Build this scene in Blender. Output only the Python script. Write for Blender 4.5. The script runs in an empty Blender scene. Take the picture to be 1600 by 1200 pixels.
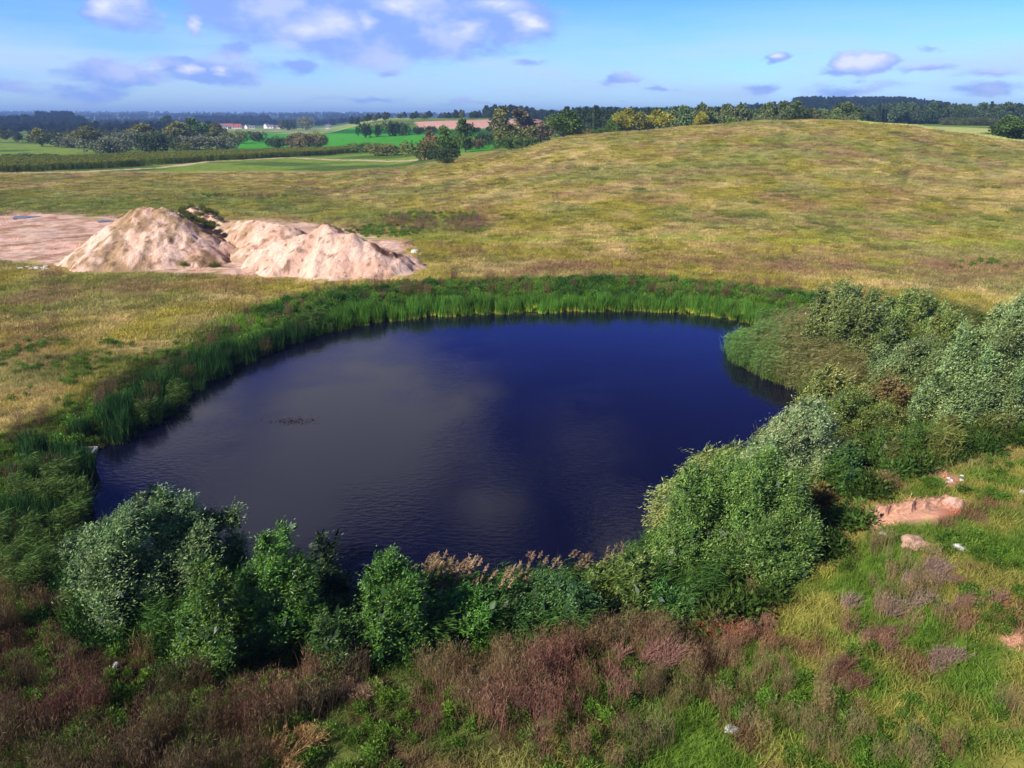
import bpy, math, random
import numpy as np
from mathutils import Vector
random.seed(7)
RNG = np.random.default_rng(11)
SC = bpy.context.scene
R = math.radians

# ------------------------------------------------------------------ camera
CAM_H, PITCH, F = 20.0, R(20.3), 1126.0          # F in pixels of a 1600 wide frame
cam_d = bpy.data.cameras.new("camera")
cam_d.sensor_width = 36.0
cam_d.lens = 36.0 * F / 1600.0
cam_d.clip_end = 30000
cam_d.clip_start = 0.3
cam = bpy.data.objects.new("camera", cam_d)
SC.collection.objects.link(cam)
cam.location = (0, 0, CAM_H)
cam.rotation_euler = (R(90) - PITCH, 0, 0)
SC.camera = cam
SC.view_settings.view_transform = 'Standard'
SC.view_settings.look = 'None'
SC.view_settings.gamma = 1
SC.view_settings.exposure = 0.4
SC.cycles.use_denoising = True
SC.cycles.max_bounces = 6
SC.cycles.diffuse_bounces = 2
SC.cycles.glossy_bounces = 2
SC.cycles.transmission_bounces = 3
SC.cycles.transparent_max_bounces = 6
SC.cycles.volume_bounces = 0
SC.cycles.use_fast_gi = False

SP, CP = math.sin(PITCH), math.cos(PITCH)
def ray(px, py):
    u = (np.asarray(px, float) - 800) / F
    v = -(np.asarray(py, float) - 600) / F
    return u, CP + v * SP, -SP + v * CP
def proj(x, y, z):
    dz = z - CAM_H
    f = y * CP - dz * SP
    up = y * SP + dz * CP
    f = np.where(f < 0.1, 0.1, f)
    return 800 + F * x / f, 600 - F * up / f

# ------------------------------------------------------------------ sun and sky
SUN_AZ, SUN_EL = R(-128), R(36)                  # azimuth of the sun clockwise from +Y
sx, sy, sz = math.sin(SUN_AZ) * math.cos(SUN_EL), math.cos(SUN_AZ) * math.cos(SUN_EL), math.sin(SUN_EL)
sun_d = bpy.data.lights.new("sun", 'SUN')
sun_d.energy = 5.0
sun_d.angle = R(0.5)
sun_d.color = (1.0, 0.95, 0.87)
sun = bpy.data.objects.new("sun", sun_d)
SC.collection.objects.link(sun)
sun.rotation_euler = Vector((sx, sy, sz)).to_track_quat('Z', 'Y').to_euler()
sun.location = (-60, -40, 60)

world = bpy.data.worlds.new("World")
SC.world = world
world.use_nodes = True
def build_world():
    nt = world.node_tree
    nt.nodes.clear()
    N, L = nt.nodes.new, nt.links.new
    out = N('ShaderNodeOutputWorld'); bg = N('ShaderNodeBackground'); bg.inputs[1].default_value = 0.06
    sky = N('ShaderNodeTexSky'); sky.sky_type = 'NISHITA'; sky.sun_disc = False
    sky.sun_elevation = SUN_EL; sky.sun_rotation = SUN_AZ
    sky.air_density = 1.0; sky.dust_density = 0.2; sky.ozone_density = 3.0
    tint = N('ShaderNodeMix'); tint.data_type = 'RGBA'; tint.blend_type = 'MULTIPLY'; tint.inputs[0].default_value = 1
    L(sky.outputs[0], tint.inputs[6])
    tc = N('ShaderNodeTexCoord'); sep = N('ShaderNodeSeparateXYZ'); L(tc.outputs['Generated'], sep.inputs[0])
    def M(op, a, b=None, c=None):
        n = N('ShaderNodeMath'); n.operation = op
        for i, q in enumerate((a, b, c)):
            if q is None: continue
            if isinstance(q, (int, float)): n.inputs[i].default_value = q
            else: L(q, n.inputs[i])
        return n.outputs[0]
    az = M('ARCTAN2', sep.outputs[0], sep.outputs[1])
    el = M('ARCSINE', sep.outputs[2])
    tr = N('ShaderNodeValToRGB'); er = N('ShaderNodeMapRange'); L(el, er.inputs[0]); er.inputs[1].default_value = 0; er.inputs[2].default_value = 1.0; L(er.outputs[0], tr.inputs[0])
    tr.color_ramp.elements[1].position = .85; tr.color_ramp.elements[1].color = (.15, .15, .16, 1)
    for p_, c_ in ((0, (1.3, 1.85, 2.5)), (.07, (1.0, 1.62, 2.8)), (.13, (.70, 1.36, 2.9)), (.215, (.50, .76, 2.3)), (.27, (.44, .60, 2.6)), (.34, (.38, .44, 1.8)), (.42, (.34, .38, 1.5)), (.6, (.50, .55, 1.3))):
        e_ = tr.color_ramp.elements[0] if p_ == 0 else tr.color_ramp.elements.new(p_)
        e_.position = p_; e_.color = (*[q_ / 5 for q_ in c_], 1)
    sc5 = N('ShaderNodeVectorMath'); sc5.operation = 'SCALE'; sc5.inputs['Scale'].default_value = 5; L(tr.outputs[0], sc5.inputs[0]); L(sc5.outputs[0], tint.inputs[7])
    comb = N('ShaderNodeCombineXYZ'); L(az, comb.inputs[0]); L(el, comb.inputs[1])
    # warp of the cloud outlines
    def noise(scale, detail, sv, rough=0.6):
        mp = N('ShaderNodeMapping'); L(comb.outputs[0], mp.inputs[0]); mp.inputs['Scale'].default_value = sv
        n = N('ShaderNodeTexNoise'); L(mp.outputs[0], n.inputs['Vector'])
        n.inputs['Scale'].default_value = scale; n.inputs['Detail'].default_value = detail; n.inputs['Roughness'].default_value = rough
        return n
    w = noise(9, 5, (1, 2.2, 1))
    sub = N('ShaderNodeVectorMath'); sub.operation = 'SUBTRACT'; L(w.outputs['Color'], sub.inputs[0]); sub.inputs[1].default_value = (.5, .5, .5)
    mul = N('ShaderNodeVectorMath'); mul.operation = 'MULTIPLY'; L(sub.outputs[0], mul.inputs[0]); mul.inputs[1].default_value = (.12, .05, 0)
    add = N('ShaderNodeVectorMath'); add.operation = 'ADD'; L(comb.outputs[0], add.inputs[0]); L(mul.outputs[0], add.inputs[1])
    def azel(px, py):
        a, b, c = ray(px, py)
        return math.atan2(float(a), float(b)), math.asin(float(c) / math.sqrt(float(a*a + b*b + c*c)))
    def blobs(lst, refl=False):
        acc = None
        for px, py, rx, ry, wt in lst:
            a0, e0 = azel(px, py)
            if refl: e0 = -e0
            mp = N('ShaderNodeMapping'); mp.vector_type = 'TEXTURE'
            mp.inputs['Location'].default_value = (a0, e0, 0)
            mp.inputs['Scale'].default_value = (rx / F, ry / F, 1)
            L(add.outputs[0], mp.inputs[0])
            g = N('ShaderNodeTexGradient'); g.gradient_type = 'SPHERICAL'; L(mp.outputs[0], g.inputs[0])
            v = M('MULTIPLY', g.outputs['Fac'], wt)
            acc = v if acc is None else M('MAXIMUM', acc, v)
        return acc
    seen = [(600, 25, 260, 95, 1.6), (430, 0, 190, 75, 1.4), (480, 45, 120, 60, 1.2), (790, 30, 120, 60, 1.3), (700, 60, 150, 55, 1.1), (560, 70, 90, 40, 1.2), (190, 15, 62, 42, 1.4),
            (297, 32, 26, 30, 1.1), (200, 115, 110, 26, 1.3), (320, 105, 130, 26, 1.4), (450, 108, 70, 18, 1.0), (130, 140, 110, 18, .9),
            (375, 80, 50, 26, .9), (610, 114, 34, 11, .9), (1203, 93, 36, 14, 1.3), (1350, 106, 50, 22, 1.6), (1315, 116, 50, 12, 1.0), (1440, 112, 60, 13, .8),
            (1560, 114, 80, 15, .8), (1020, 142, 42, 10, .9), (970, 128, 38, 14, .9), (1190, 135, 60, 12, .8), (1340, 140, 150, 14, .7),
            (1570, 140, 90, 16, .9), (1447, 75, 26, 13, .7), (20, 132, 60, 16, .9), (830, 95, 50, 14, .8), (560, 155, 160, 10, .7), (760, 160, 160, 9, .6)]
    # clouds above the frame; the pond mirrors them
    high = [(560, 680, 290, 230, 1.3), (430, 790, 260, 170, 1.2), (980, 840, 120, 80, 1.1), (300, 640, 170, 90, 1.2), (760, 800, 180, 110, 0.8),
            (560, 560, 220, 70, .9), (250, 700, 110, 50, 1.5), (690, 620, 200, 80, .8), (900, 700, 260, 90, .55)]
    d1 = blobs(seen); d2 = blobs(high, True)
    n1 = noise(13, 7, (1, 2.0, 1), .6)
    low = M('MULTIPLY', d1, M('ADD', M('MULTIPLY', n1.outputs['Fac'], 2.0), -0.1))
    cov = N('ShaderNodeMapRange'); cov.interpolation_type = 'SMOOTHSTEP'; L(low, cov.inputs[0])
    cov.inputs[1].default_value = .26; cov.inputs[2].default_value = .66
    n3 = noise(7, 6, (1, 1.4, 1))
    hi = M('MULTIPLY', d2, M('ADD', n3.outputs['Fac'], 0.35))
    cov2 = N('ShaderNodeMapRange'); cov2.interpolation_type = 'SMOOTHSTEP'; L(hi, cov2.inputs[0])
    cov2.inputs[1].default_value = .20; cov2.inputs[2].default_value = .68
    # thin veil of small flecks low over the horizon
    n4 = noise(16, 7, (1, 4.5, 1), .6)
    fl = N('ShaderNodeMapRange'); fl.interpolation_type = 'SMOOTHSTEP'; L(n4.outputs['Fac'], fl.inputs[0]); fl.inputs[1].default_value = .60; fl.inputs[2].default_value = .74
    fl.inputs[4].default_value = .55
    band = N('ShaderNodeMapRange'); L(el, band.inputs[0]); band.inputs[1].default_value = .0; band.inputs[2].default_value = .09; band.inputs[3].default_value = 1; band.inputs[4].default_value = 0
    flk = M('MULTIPLY', fl.outputs[0], band.outputs[0])
    # cloud colour: lavender grey body, white sunlit puffs
    n2 = noise(15, 5, (1, 1.8, 1), .5)
    pf = N('ShaderNodeMapRange'); pf.interpolation_type = 'SMOOTHSTEP'; L(n2.outputs['Fac'], pf.inputs[0]); pf.inputs[1].default_value = .44; pf.inputs[2].default_value = .66
    k = 1 / 0.06
    puffs = blobs([(1348, 100, 36, 17, 1.5), (1198, 90, 20, 9, 1.4), (186, 6, 36, 24, 1.3), (298, 36, 18, 14, 1.2), (500, 40, 60, 26, 1.2), (565, 30, 22, 14, 1.2), (228, 102, 26, 10, 1.2), (300, 104, 20, 9, 1.3), (350, 104, 20, 9, 1.1),
                   (825, 35, 36, 16, 1.3), (720, 50, 40, 14, .9), (780, 12, 60, 16, 1.0), (1440, 106, 26, 8, 1.0), (1560, 108, 40, 8, 1.0), (640, 5, 60, 14, 1.0)])
    pw = M('MINIMUM', M('MAXIMUM', M('MULTIPLY', pf.outputs[0], .45), M('MULTIPLY', puffs, M('ADD', M('MULTIPLY', n1.outputs['Fac'], 2.6), -.55))), 1.0)
    cc = N('ShaderNodeMix'); cc.data_type = 'RGBA'; L(pw, cc.inputs[0])
    cc.inputs[6].default_value = (.23 * k, .36 * k, .80 * k, 1); cc.inputs[7].default_value = (.72 * k, .73 * k, .86 * k, 1)
    nv = noise(4, 5, (1, 7, 1), .55)
    vl = N('ShaderNodeValToRGB'); L(er.outputs[0], vl.inputs[0]); vl.color_ramp.elements[0].position = 0.0; vl.color_ramp.elements[0].color = (.12, .12, .12, 1)
    vl.color_ramp.elements[1].position = .14; vl.color_ramp.elements[1].color = (0, 0, 0, 1)
    for p_, v_ in ((.012, .45), (.035, .95), (.07, .75), (.10, .3)): e_ = vl.color_ramp.elements.new(p_); e_.color = (v_, v_, v_, 1)
    nm = N('ShaderNodeMapRange'); L(nv.outputs['Fac'], nm.inputs[0]); nm.inputs[1].default_value = .32; nm.inputs[2].default_value = .62
    veil = N('ShaderNodeMix'); veil.data_type = 'RGBA'; L(M('MULTIPLY', vl.outputs[0], nm.outputs[0]), veil.inputs[0]); L(tint.outputs[2], veil.inputs[6]); veil.inputs[7].default_value = (.48 * k, .64 * k, .82 * k, 1)
    m1 = N('ShaderNodeMix'); m1.data_type = 'RGBA'; L(M('MAXIMUM', M('MULTIPLY', cov.outputs[0], .92), flk), m1.inputs[0]); L(veil.outputs[2], m1.inputs[6]); L(cc.outputs[2], m1.inputs[7])
    m2 = N('ShaderNodeMix'); m2.data_type = 'RGBA'; L(cov2.outputs[0], m2.inputs[0]); L(m1.outputs[2], m2.inputs[6]); m2.inputs[7].default_value = (.50 * k, .50 * k, .60 * k, 1)
    L(m2.outputs[2], bg.inputs[0]); L(bg.outputs[0], out.inputs[0])
build_world()

# ------------------------------------------------------------------ numeric helpers
TAB = np.random.default_rng(5).random((256, 256))
def vnoise(x, y, seed=0):
    x = np.asarray(x, float) + seed * 17.31; y = np.asarray(y, float) + seed * 9.73
    xi = np.floor(x).astype(int); yi = np.floor(y).astype(int)
    fx = x - xi; fy = y - yi
    fx = fx * fx * (3 - 2 * fx); fy = fy * fy * (3 - 2 * fy)
    a = TAB[xi & 255, yi & 255]; b = TAB[(xi + 1) & 255, yi & 255]
    c = TAB[xi & 255, (yi + 1) & 255]; d = TAB[(xi + 1) & 255, (yi + 1) & 255]
    return (a * (1 - fx) + b * fx) * (1 - fy) + (c * (1 - fx) + d * fx) * fy
def fbm(x, y, o=4, seed=0):
    s, a, t = 0, 1.0, 0
    for i in range(o):
        s = s + a * vnoise(x * 2 ** i, y * 2 ** i, seed + i * 3); t += a; a *= .55
    return s / t
def ss(x, a, b):
    t = np.clip((np.asarray(x, float) - a) / (b - a), 0, 1)
    return t * t * (3 - 2 * t)
def poly_sd(x, y, poly):                         # signed distance, negative inside
    x = np.asarray(x, float); y = np.asarray(y, float)
    shp = x.shape; x = x.ravel(); y = y.ravel()
    P = np.array(poly, float); Q = np.roll(P, -1, 0)
    d = np.full(x.shape, 1e18); ins = np.zeros(x.shape, bool)
    for (ax, ay), (bx, by) in zip(P, Q):
        ex, ey = bx - ax, by - ay
        t = np.clip(((x - ax) * ex + (y - ay) * ey) / (ex * ex + ey * ey + 1e-12), 0, 1)
        d = np.minimum(d, (x - ax - t * ex) ** 2 + (y - ay - t * ey) ** 2)
        if ay != by:
            c = ((ay > y) != (by > y)) & (x < ex * (y - ay) / (by - ay) + ax)
            ins ^= c
    d = np.sqrt(d)
    return np.where(ins, -d, d).reshape(shp)
def line_d(x, y, pts):
    x = np.asarray(x, float); y = np.asarray(y, float)
    d = np.full(x.shape, 1e18)
    for (ax, ay), (bx, by) in zip(pts[:-1], pts[1:]):
        ex, ey = bx - ax, by - ay
        t = np.clip(((x - ax) * ex + (y - ay) * ey) / (ex * ex + ey * ey + 1e-12), 0, 1)
        d = np.minimum(d, (x - ax - t * ex) ** 2 + (y - ay - t * ey) ** 2)
    return np.sqrt(d)
def flat(px, py, z=0.0):
    a, b, c = ray(px, py)
    t = (z - CAM_H) / c
    return a * t, b * t

# ------------------------------------------------------------------ terrain
SHORE_PX = [(96, 860), (112, 785), (132, 715), (180, 688), (245, 655), (285, 615), (350, 580), (420, 548), (500, 520), (580, 503), (660, 495), (760, 490),
            (880, 486), (1000, 484), (1090, 490), (1170, 502), (1230, 515), (1190, 530), (1150, 545), (1145, 565), (1190, 590), (1250, 612),
            (1245, 650), (1190, 700), (1110, 760), (1060, 830), (1020, 900), (960, 940), (860, 950), (740, 955), (600, 965), (470, 960), (330, 965),
            (210, 950), (125, 910)]
POND = [tuple(float(q) for q in flat(a, b)) for a, b in SHORE_PX]
COLPX = [-400, 0, 300, 500, 600, 700, 800, 900, 1000, 1100, 1200, 1300, 1400, 1500, 1600, 2000]
CREST = [0, 0, 0, 0, 268, 252, 233, 213, 205, 196, 188.5, 187.5, 194, 207, 221, 250]
def zpx(py, y):
    return CAM_H - y * math.tan(PITCH + math.atan((py - 600) / F))
YR = [100, 165, 230, 290, 350, 450, 600, 800, 1100, 1600, 2600, 4200, 6500, 9500, 14000]
ZT = np.zeros((len(YR), len(COLPX)))
for j, c in enumerate(COLPX):
    if j <= 3:
        col = [1.2, 1.3, 1.6, 2.0, 2.2, 2.0, 2.6, 3, 2, 0, 2, 20, 48, 50, 30]
    else:
        zc = zpx(CREST[j], 230)
        k = 1 if c <= 2000 else 0
        tail = {600: [2.6, 3.2, 4.0, 8.0, 16.3, 19, 17, 10, 18, 40, 45, 30],
                700: [5.2, 5, 5.0, 11.0, 18.2, 19, 17, 10, 18, 40, 45, 30],
                800: [7.5, 6.5, 6.0, 11.5, 18, 19, 18, 14, 22, 40, 45, 30]}.get(c)
        if tail is None:
            tail = [zc - 1.2, zc - 6, 8, 8, 9, 12 + (6 if c > 1150 else 0), 20 + (16 if 1150 < c < 1500 else 0), 28, 34, 40, 45, 30]
            if c >= 1400: tail[0] = zc - 0.6; tail[1] = {1400: 16.0, 1500: 14.7, 1600: 13.6}.get(c, 10); tail[2] = {1400: 15.6, 1500: 14.3, 1600: 13}.get(c, 9); tail[3] = 15
        col = [1.3, 1.3 + (zc - 1.3) * .42, zc] + tail
    ZT[:, j] = col
US = (np.array(COLPX) - 800) / F / (CP + (600 - 200) / F * SP)
def cub(t): return t * t * (3 - 2 * t)
def table(x, y):
    yy = np.clip(y, 100, 13999)
    u = x / yy
    ly = np.log(yy); LY = np.log(YR)
    i = np.clip(np.searchsorted(LY, ly, side='right') - 1, 0, len(YR) - 2)
    t = (ly - LY[i]) / (LY[i + 1] - LY[i])
    uu = np.clip(u, US[0], US[-1] - 1e-9)
    j = np.clip(np.searchsorted(US, uu, side='right') - 1, 0, len(US) - 2)
    s = (uu - US[j]) / (US[j + 1] - US[j])
    s = .35 * s + .65 * cub(s)
    def hz(i0):                                  # catmull-rom along the distance
        def row(k): k = np.clip(k, 0, len(YR) - 1); return ZT[k, j] * (1 - s) + ZT[k, j + 1] * s
        return row(i0)
    p0, p1, p2, p3 = hz(i - 1), hz(i), hz(i + 1), hz(i + 2)
    m1, m2 = (p2 - p0) * .42, (p3 - p1) * .42
    t2, t3 = t * t, t * t * t
    return (2*t3 - 3*t2 + 1) * p1 + (t3 - 2*t2 + t) * m1 + (-2*t3 + 3*t2) * p2 + (t3 - t2) * m2
def height(x, y, full=True):
    x = np.asarray(x, float); y = np.asarray(y, float)
    d = np.full(x.shape, 999.0)
    near = (y < 125) & (np.abs(x) < 90)
    if near.any(): d[near] = poly_sd(x[near], y[near], POND)
    z = table(x, y)
    z = z + (1 - ss(y, 95, 120)) * (-0.1) + 2.2 * ss(x, 7, 22) * (1 - ss(y, 26, 50)) + 0.8 * (1 - ss(y, 12, 24))
    z = z + .5 * ss(x, 24, 40) * (1 - ss(y, 60, 100))
    k = np.where(d > 0, 1 - np.exp(-np.clip(d, 0, 99) / 3.2), 0)
    zz = z * k + np.where(d < 0, np.maximum(-1.6, d * .45), 0)
    b = (fbm(x / 9, y / 9, 3, 1) - .5) * .5 + (fbm(x / 1.9, y / 1.9, 3, 2) - .5) * .28 * (1 - ss(y, 110, 200))
    b2 = (fbm(x / 45, y / 45, 3, 4) - .5) * (1.5 * ss(y, 100, 160) - 1.1 * ss(y, 185, 230)) - .75 * np.exp(-((y - 230) / 60) ** 2) * ss(x, -60, -10)
    b3 = (fbm(x / 500, y / 500, 4, 6) - .5) * 16 * ss(y, 1300, 3000) + (fbm(x / 1500, y / 1500, 3, 8) - .5) * 50 * ss(y, 4000, 7000)
    return zz + (b + b2) * np.clip(k, 0, 1) + b3
def ground_hit(px, py):
    a, b, c = (float(q) for q in ray(px, py))
    if c > -1e-4: return None
    ys = np.exp(np.linspace(math.log(10), math.log(12000), 3000))
    xs = ys * a / b; zs = CAM_H + ys * c / b
    h = height(xs, ys)
    k = np.where(zs <= h)[0]
    if len(k) == 0: return None
    k = k[0]
    if k == 0: return xs[0], ys[0], h[0]
    y0, y1 = ys[k-1], ys[k]
    yy = np.linspace(y0, y1, 30); xx = yy * a / b; z2 = CAM_H + yy * c / b; hh = height(xx, yy)
    m = np.where(z2 <= hh)[0]; m = m[0] if len(m) else -1
    return float(xx[m]), float(yy[m]), float(hh[m])
def gz(x, y): return float(height(np.array([x]), np.array([y]))[0])

# ------------------------------------------------------------------ mesh helpers
def link(o, parent=None):
    SC.collection.objects.link(o)
    if parent is not None: o.parent = parent
    return o
def mesh_np(name, V, Fc, mat=None, col=None, smooth=False):
    V = np.asarray(V, np.float32).reshape(-1, 3); Fc = np.asarray(Fc, np.int32)
    me = bpy.data.meshes.new(name)
    n = Fc.shape[1]
    me.vertices.add(len(V)); me.vertices.foreach_set("co", V.ravel())
    me.loops.add(Fc.size); me.loops.foreach_set("vertex_index", Fc.ravel())
    me.polygons.add(len(Fc)); me.polygons.foreach_set("loop_start", np.arange(0, Fc.size, n, dtype=np.int32))
    if smooth: me.polygons.foreach_set("use_smooth", np.ones(len(Fc), bool))
    me.update(calc_edges=True)
    if col is not None:
        c = np.ones((len(V), 4), np.float32); c[:, :3] = col
        a = me.color_attributes.new("Col", 'FLOAT_COLOR', 'POINT'); a.data.foreach_set("color", c.ravel())
    if mat: me.materials.append(mat)
    return me
def obj(name, me, parent=None, **props):
    o = bpy.data.objects.new(name, me); link(o, parent)
    for k, v in props.items(): o[k] = v
    return o
def empty(name, loc, rz=0, **props):
    o = bpy.data.objects.new(name, None); o.location = loc; o.rotation_euler = (0, 0, rz); o.empty_display_size = .5
    link(o)
    for k, v in props.items(): o[k] = v
    return o
class Acc:                                       # gathers quads with a colour per vertex
    def __init__(s): s.v = []; s.c = []
    def add(s, q, c):
        q = np.asarray(q, float).reshape(-1, 4, 3); c = np.asarray(c, float)
        if c.ndim == 1: c = np.broadcast_to(c, (len(q), 4, 3))
        elif c.ndim == 2: c = np.broadcast_to(c[:, None, :], (len(q), 4, 3))
        s.v.append(q); s.c.append(c)
    def mesh(s, name, mat, smooth=False):
        V = np.concatenate(s.v).reshape(-1, 3); C = np.concatenate(s.c).reshape(-1, 3)
        return mesh_np(name, V, np.arange(len(V)).reshape(-1, 4), mat, C, smooth)
def unit(v): return v / (np.linalg.norm(v, axis=-1, keepdims=True) + 1e-9)
def leaves(p, d, ln, wd, rng):                   # diamond leaves: base p, direction d
    d = unit(d); n = len(p)
    r = unit(rng.normal(size=(n, 3))); s = unit(np.cross(d, r))
    ln = np.asarray(ln).reshape(-1, 1); wd = np.asarray(wd).reshape(-1, 1)
    return np.stack([p, p + d * ln * .45 + s * wd * .5, p + d * ln, p + d * ln * .45 - s * wd * .5], 1)
def tube(acc, pts, rad, col, sides=6):
    pts = np.asarray(pts, float); rings = []
    for i, p in enumerate(pts):
        d = unit(pts[min(i+1, len(pts)-1)] - pts[max(i-1, 0)])
        a = unit(np.cross(d, [0.31, .95, 0.1])); b = np.cross(d, a)
        t = np.linspace(0, 2 * math.pi, sides, endpoint=False)[:, None]
        rings.append(p + rad[i] * (np.cos(t) * a + np.sin(t) * b))
    q = []
    for A, B in zip(rings[:-1], rings[1:]):
        for k in range(sides):
            m = (k + 1) % sides; q.append([A[k], A[m], B[m], B[k]])
    acc.add(q, col)

# ------------------------------------------------------------------ materials
def mat_new(name):
    m = bpy.data.materials.new(name); m.use_nodes = True
    nt = m.node_tree; nt.nodes.clear()
    o = nt.nodes.new('ShaderNodeOutputMaterial')
    return m, nt, nt.nodes.new, nt.links.new, o
def foliage_mat(name, under=None, inst=False, objcol=False, transl=.28, rough=.55, spec=.25):
    m, nt, N, L, o = mat_new(name)
    at = N('ShaderNodeAttribute'); at.attribute_name = "Col"
    c = at.outputs['Color']
    def mulc(a, b):
        x = N('ShaderNodeMix'); x.data_type = 'RGBA'; x.blend_type = 'MULTIPLY'; x.inputs[0].default_value = 1; x.clamp_result = False
        L(a, x.inputs[6])
        if isinstance(b, tuple): x.inputs[7].default_value = b
        else: L(b, x.inputs[7])
        return x.outputs[2]
    if inst:
        ai = N('ShaderNodeAttribute'); ai.attribute_type = 'INSTANCER'; ai.attribute_name = "tint"; c = mulc(c, ai.outputs['Color'])
    if objcol:
        oi = N('ShaderNodeObjectInfo'); c = mulc(c, oi.outputs['Color'])
    if under:                                    # pale felted undersides of the leaves
        g = N('ShaderNodeNewGeometry'); x = N('ShaderNodeMix'); x.data_type = 'RGBA'
        L(g.outputs['Backfacing'], x.inputs[0]); L(c, x.inputs[6]); L(mulc(c, (*under, 1)), x.inputs[7]); c = x.outputs[2]
    p = N('ShaderNodeBsdfPrincipled'); L(c, p.inputs['Base Color']); p.inputs['Roughness'].default_value = rough
    p.inputs['Specular IOR Level'].default_value = spec
    t = N('ShaderNodeBsdfTranslucent'); L(c, t.inputs[0])
    mx = N('ShaderNodeMixShader'); mx.inputs[0].default_value = transl
    L(p.outputs[0], mx.inputs[1]); L(t.outputs[0], mx.inputs[2]); L(mx.outputs[0], o.inputs[0])
    return m
M_WILLOW = foliage_mat("willow_leaf", under=(1.9, 1.75, 1.6), transl=.22, rough=.45, spec=.4)
M_LEAF = foliage_mat("leaf", transl=.25)
M_TREE = foliage_mat("tree_leaf", objcol=True, transl=.2, spec=.1)
M_WOOD = foliage_mat("distant_tree_leaf", inst=True, transl=.15, spec=.05)
M_BLADE = foliage_mat("blade", inst=True, transl=.3, spec=.15)
M_TWIG = foliage_mat("dry_twig", transl=.1, spec=.1)
def bark_mat():
    m, nt, N, L, o = mat_new("bark")
    n = N('ShaderNodeTexNoise'); n.inputs['Scale'].default_value = 9; n.inputs['Detail'].default_value = 5
    r = N('ShaderNodeValToRGB'); r.color_ramp.elements[0].color = (.035, .026, .018, 1); r.color_ramp.elements[1].color = (.16, .13, .09, 1)
    p = N('ShaderNodeBsdfPrincipled'); p.inputs['Roughness'].default_value = .9
    L(n.outputs[0], r.inputs[0]); L(r.outputs[0], p.inputs[0]); L(p.outputs[0], o.inputs[0]); return m
M_BARK = bark_mat()
def simple_mat(name, c1, c2, scale=4, rough=.85, bump=0.0, dist=.1):
    m, nt, N, L, o = mat_new(name)
    tc = N('ShaderNodeNewGeometry')
    n = N('ShaderNodeTexNoise'); n.inputs['Scale'].default_value = scale; n.inputs['Detail'].default_value = 7; n.inputs['Roughness'].default_value = .65
    L(tc.outputs['Position'], n.inputs['Vector'])
    r = N('ShaderNodeValToRGB'); r.color_ramp.elements[0].color = (*c1, 1); r.color_ramp.elements[1].color = (*c2, 1)
    r.color_ramp.elements[0].position = .35; r.color_ramp.elements[1].position = .65
    p = N('ShaderNodeBsdfPrincipled'); p.inputs['Roughness'].default_value = rough
    L(n.outputs[0], r.inputs[0]); L(r.outputs[0], p.inputs[0])
    if bump:
        b = N('ShaderNodeBump'); b.inputs['Strength'].default_value = bump; b.inputs['Distance'].default_value = dist
        L(n.outputs[0], b.inputs['Height']); L(b.outputs[0], p.inputs['Normal'])
    L(p.outputs[0], o.inputs[0]); return m

# ------------------------------------------------------------------ ground colours
def lin(r, g, b):
    f = lambda c: (c / 255 / 12.92) if c / 255 <= .04045 else ((c / 255 + .055) / 1.055) ** 2.4
    return np.array([f(r), f(g), f(b)])
C_OLIVE, C_TAN, C_GREEN, C_BROWN = lin(154, 143, 62), lin(194, 170, 118), lin(108, 124, 50), lin(150, 122, 86)
C_DKGR, C_SAND, C_SOIL = lin(60, 84, 26), lin(236, 198, 172), lin(74, 56, 40)
SANDP = [(-80, 336), (60, 334), (170, 342), (260, 345), (360, 345), (520, 352), (620, 378), (648, 400), (612, 428), (560, 434), (470, 432), (330, 428), (210, 424),
         (90, 414), (40, 412), (-80, 392)]
GRSTRIP = [(-60, 304), (120, 300), (260, 296), (480, 300), (560, 318), (700, 340), (760, 362), (640, 372), (560, 350), (350, 335), (170, 338), (-60, 332)]
BRIGHT = [(345, 202), (480, 200), (560, 199), (640, 201), (760, 203), (800, 214), (760, 236), (560, 236), (350, 236)]
PLOUGH = [(648, 190), (700, 188), (860, 186), (860, 200), (700, 201), (652, 200)]
NEARG = [(1040, 1000), (1300, 900), (1420, 760), (1700, 690), (1700, 1300), (900, 1300), (960, 1080)]
BROWN_P = [(400, 1015), (700, 1030), (1040, 995), (1110, 1040), (1010, 1120), (860, 1150), (700, 1180), (500, 1240), (150, 1240), (-60, 1240), (-60, 1000), (100, 960), (240, 1050)]
DIRT1 = [(1352, 800), (1420, 784), (1478, 776), (1512, 782), (1506, 803), (1440, 812), (1368, 822)]
TRACK = [flat(a, b, 2.0) for a, b in [(-40, 272), (120, 268), (250, 262), (330, 253), (450, 247)]] + [ground_hit(700, 247)[:2]]
TRACK = [(float(a), float(b)) for a, b in TRACK]
FAINT = [(float(a), float(b)) for a, b in (flat(c, d, 1.5) for c, d in [(560, 370), (740, 378), (900, 381), (1060, 381), (1250, 383), (1700, 386)])]
def mix(a, b, t): return a * (1 - t[..., None]) + b * t[..., None]
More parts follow.
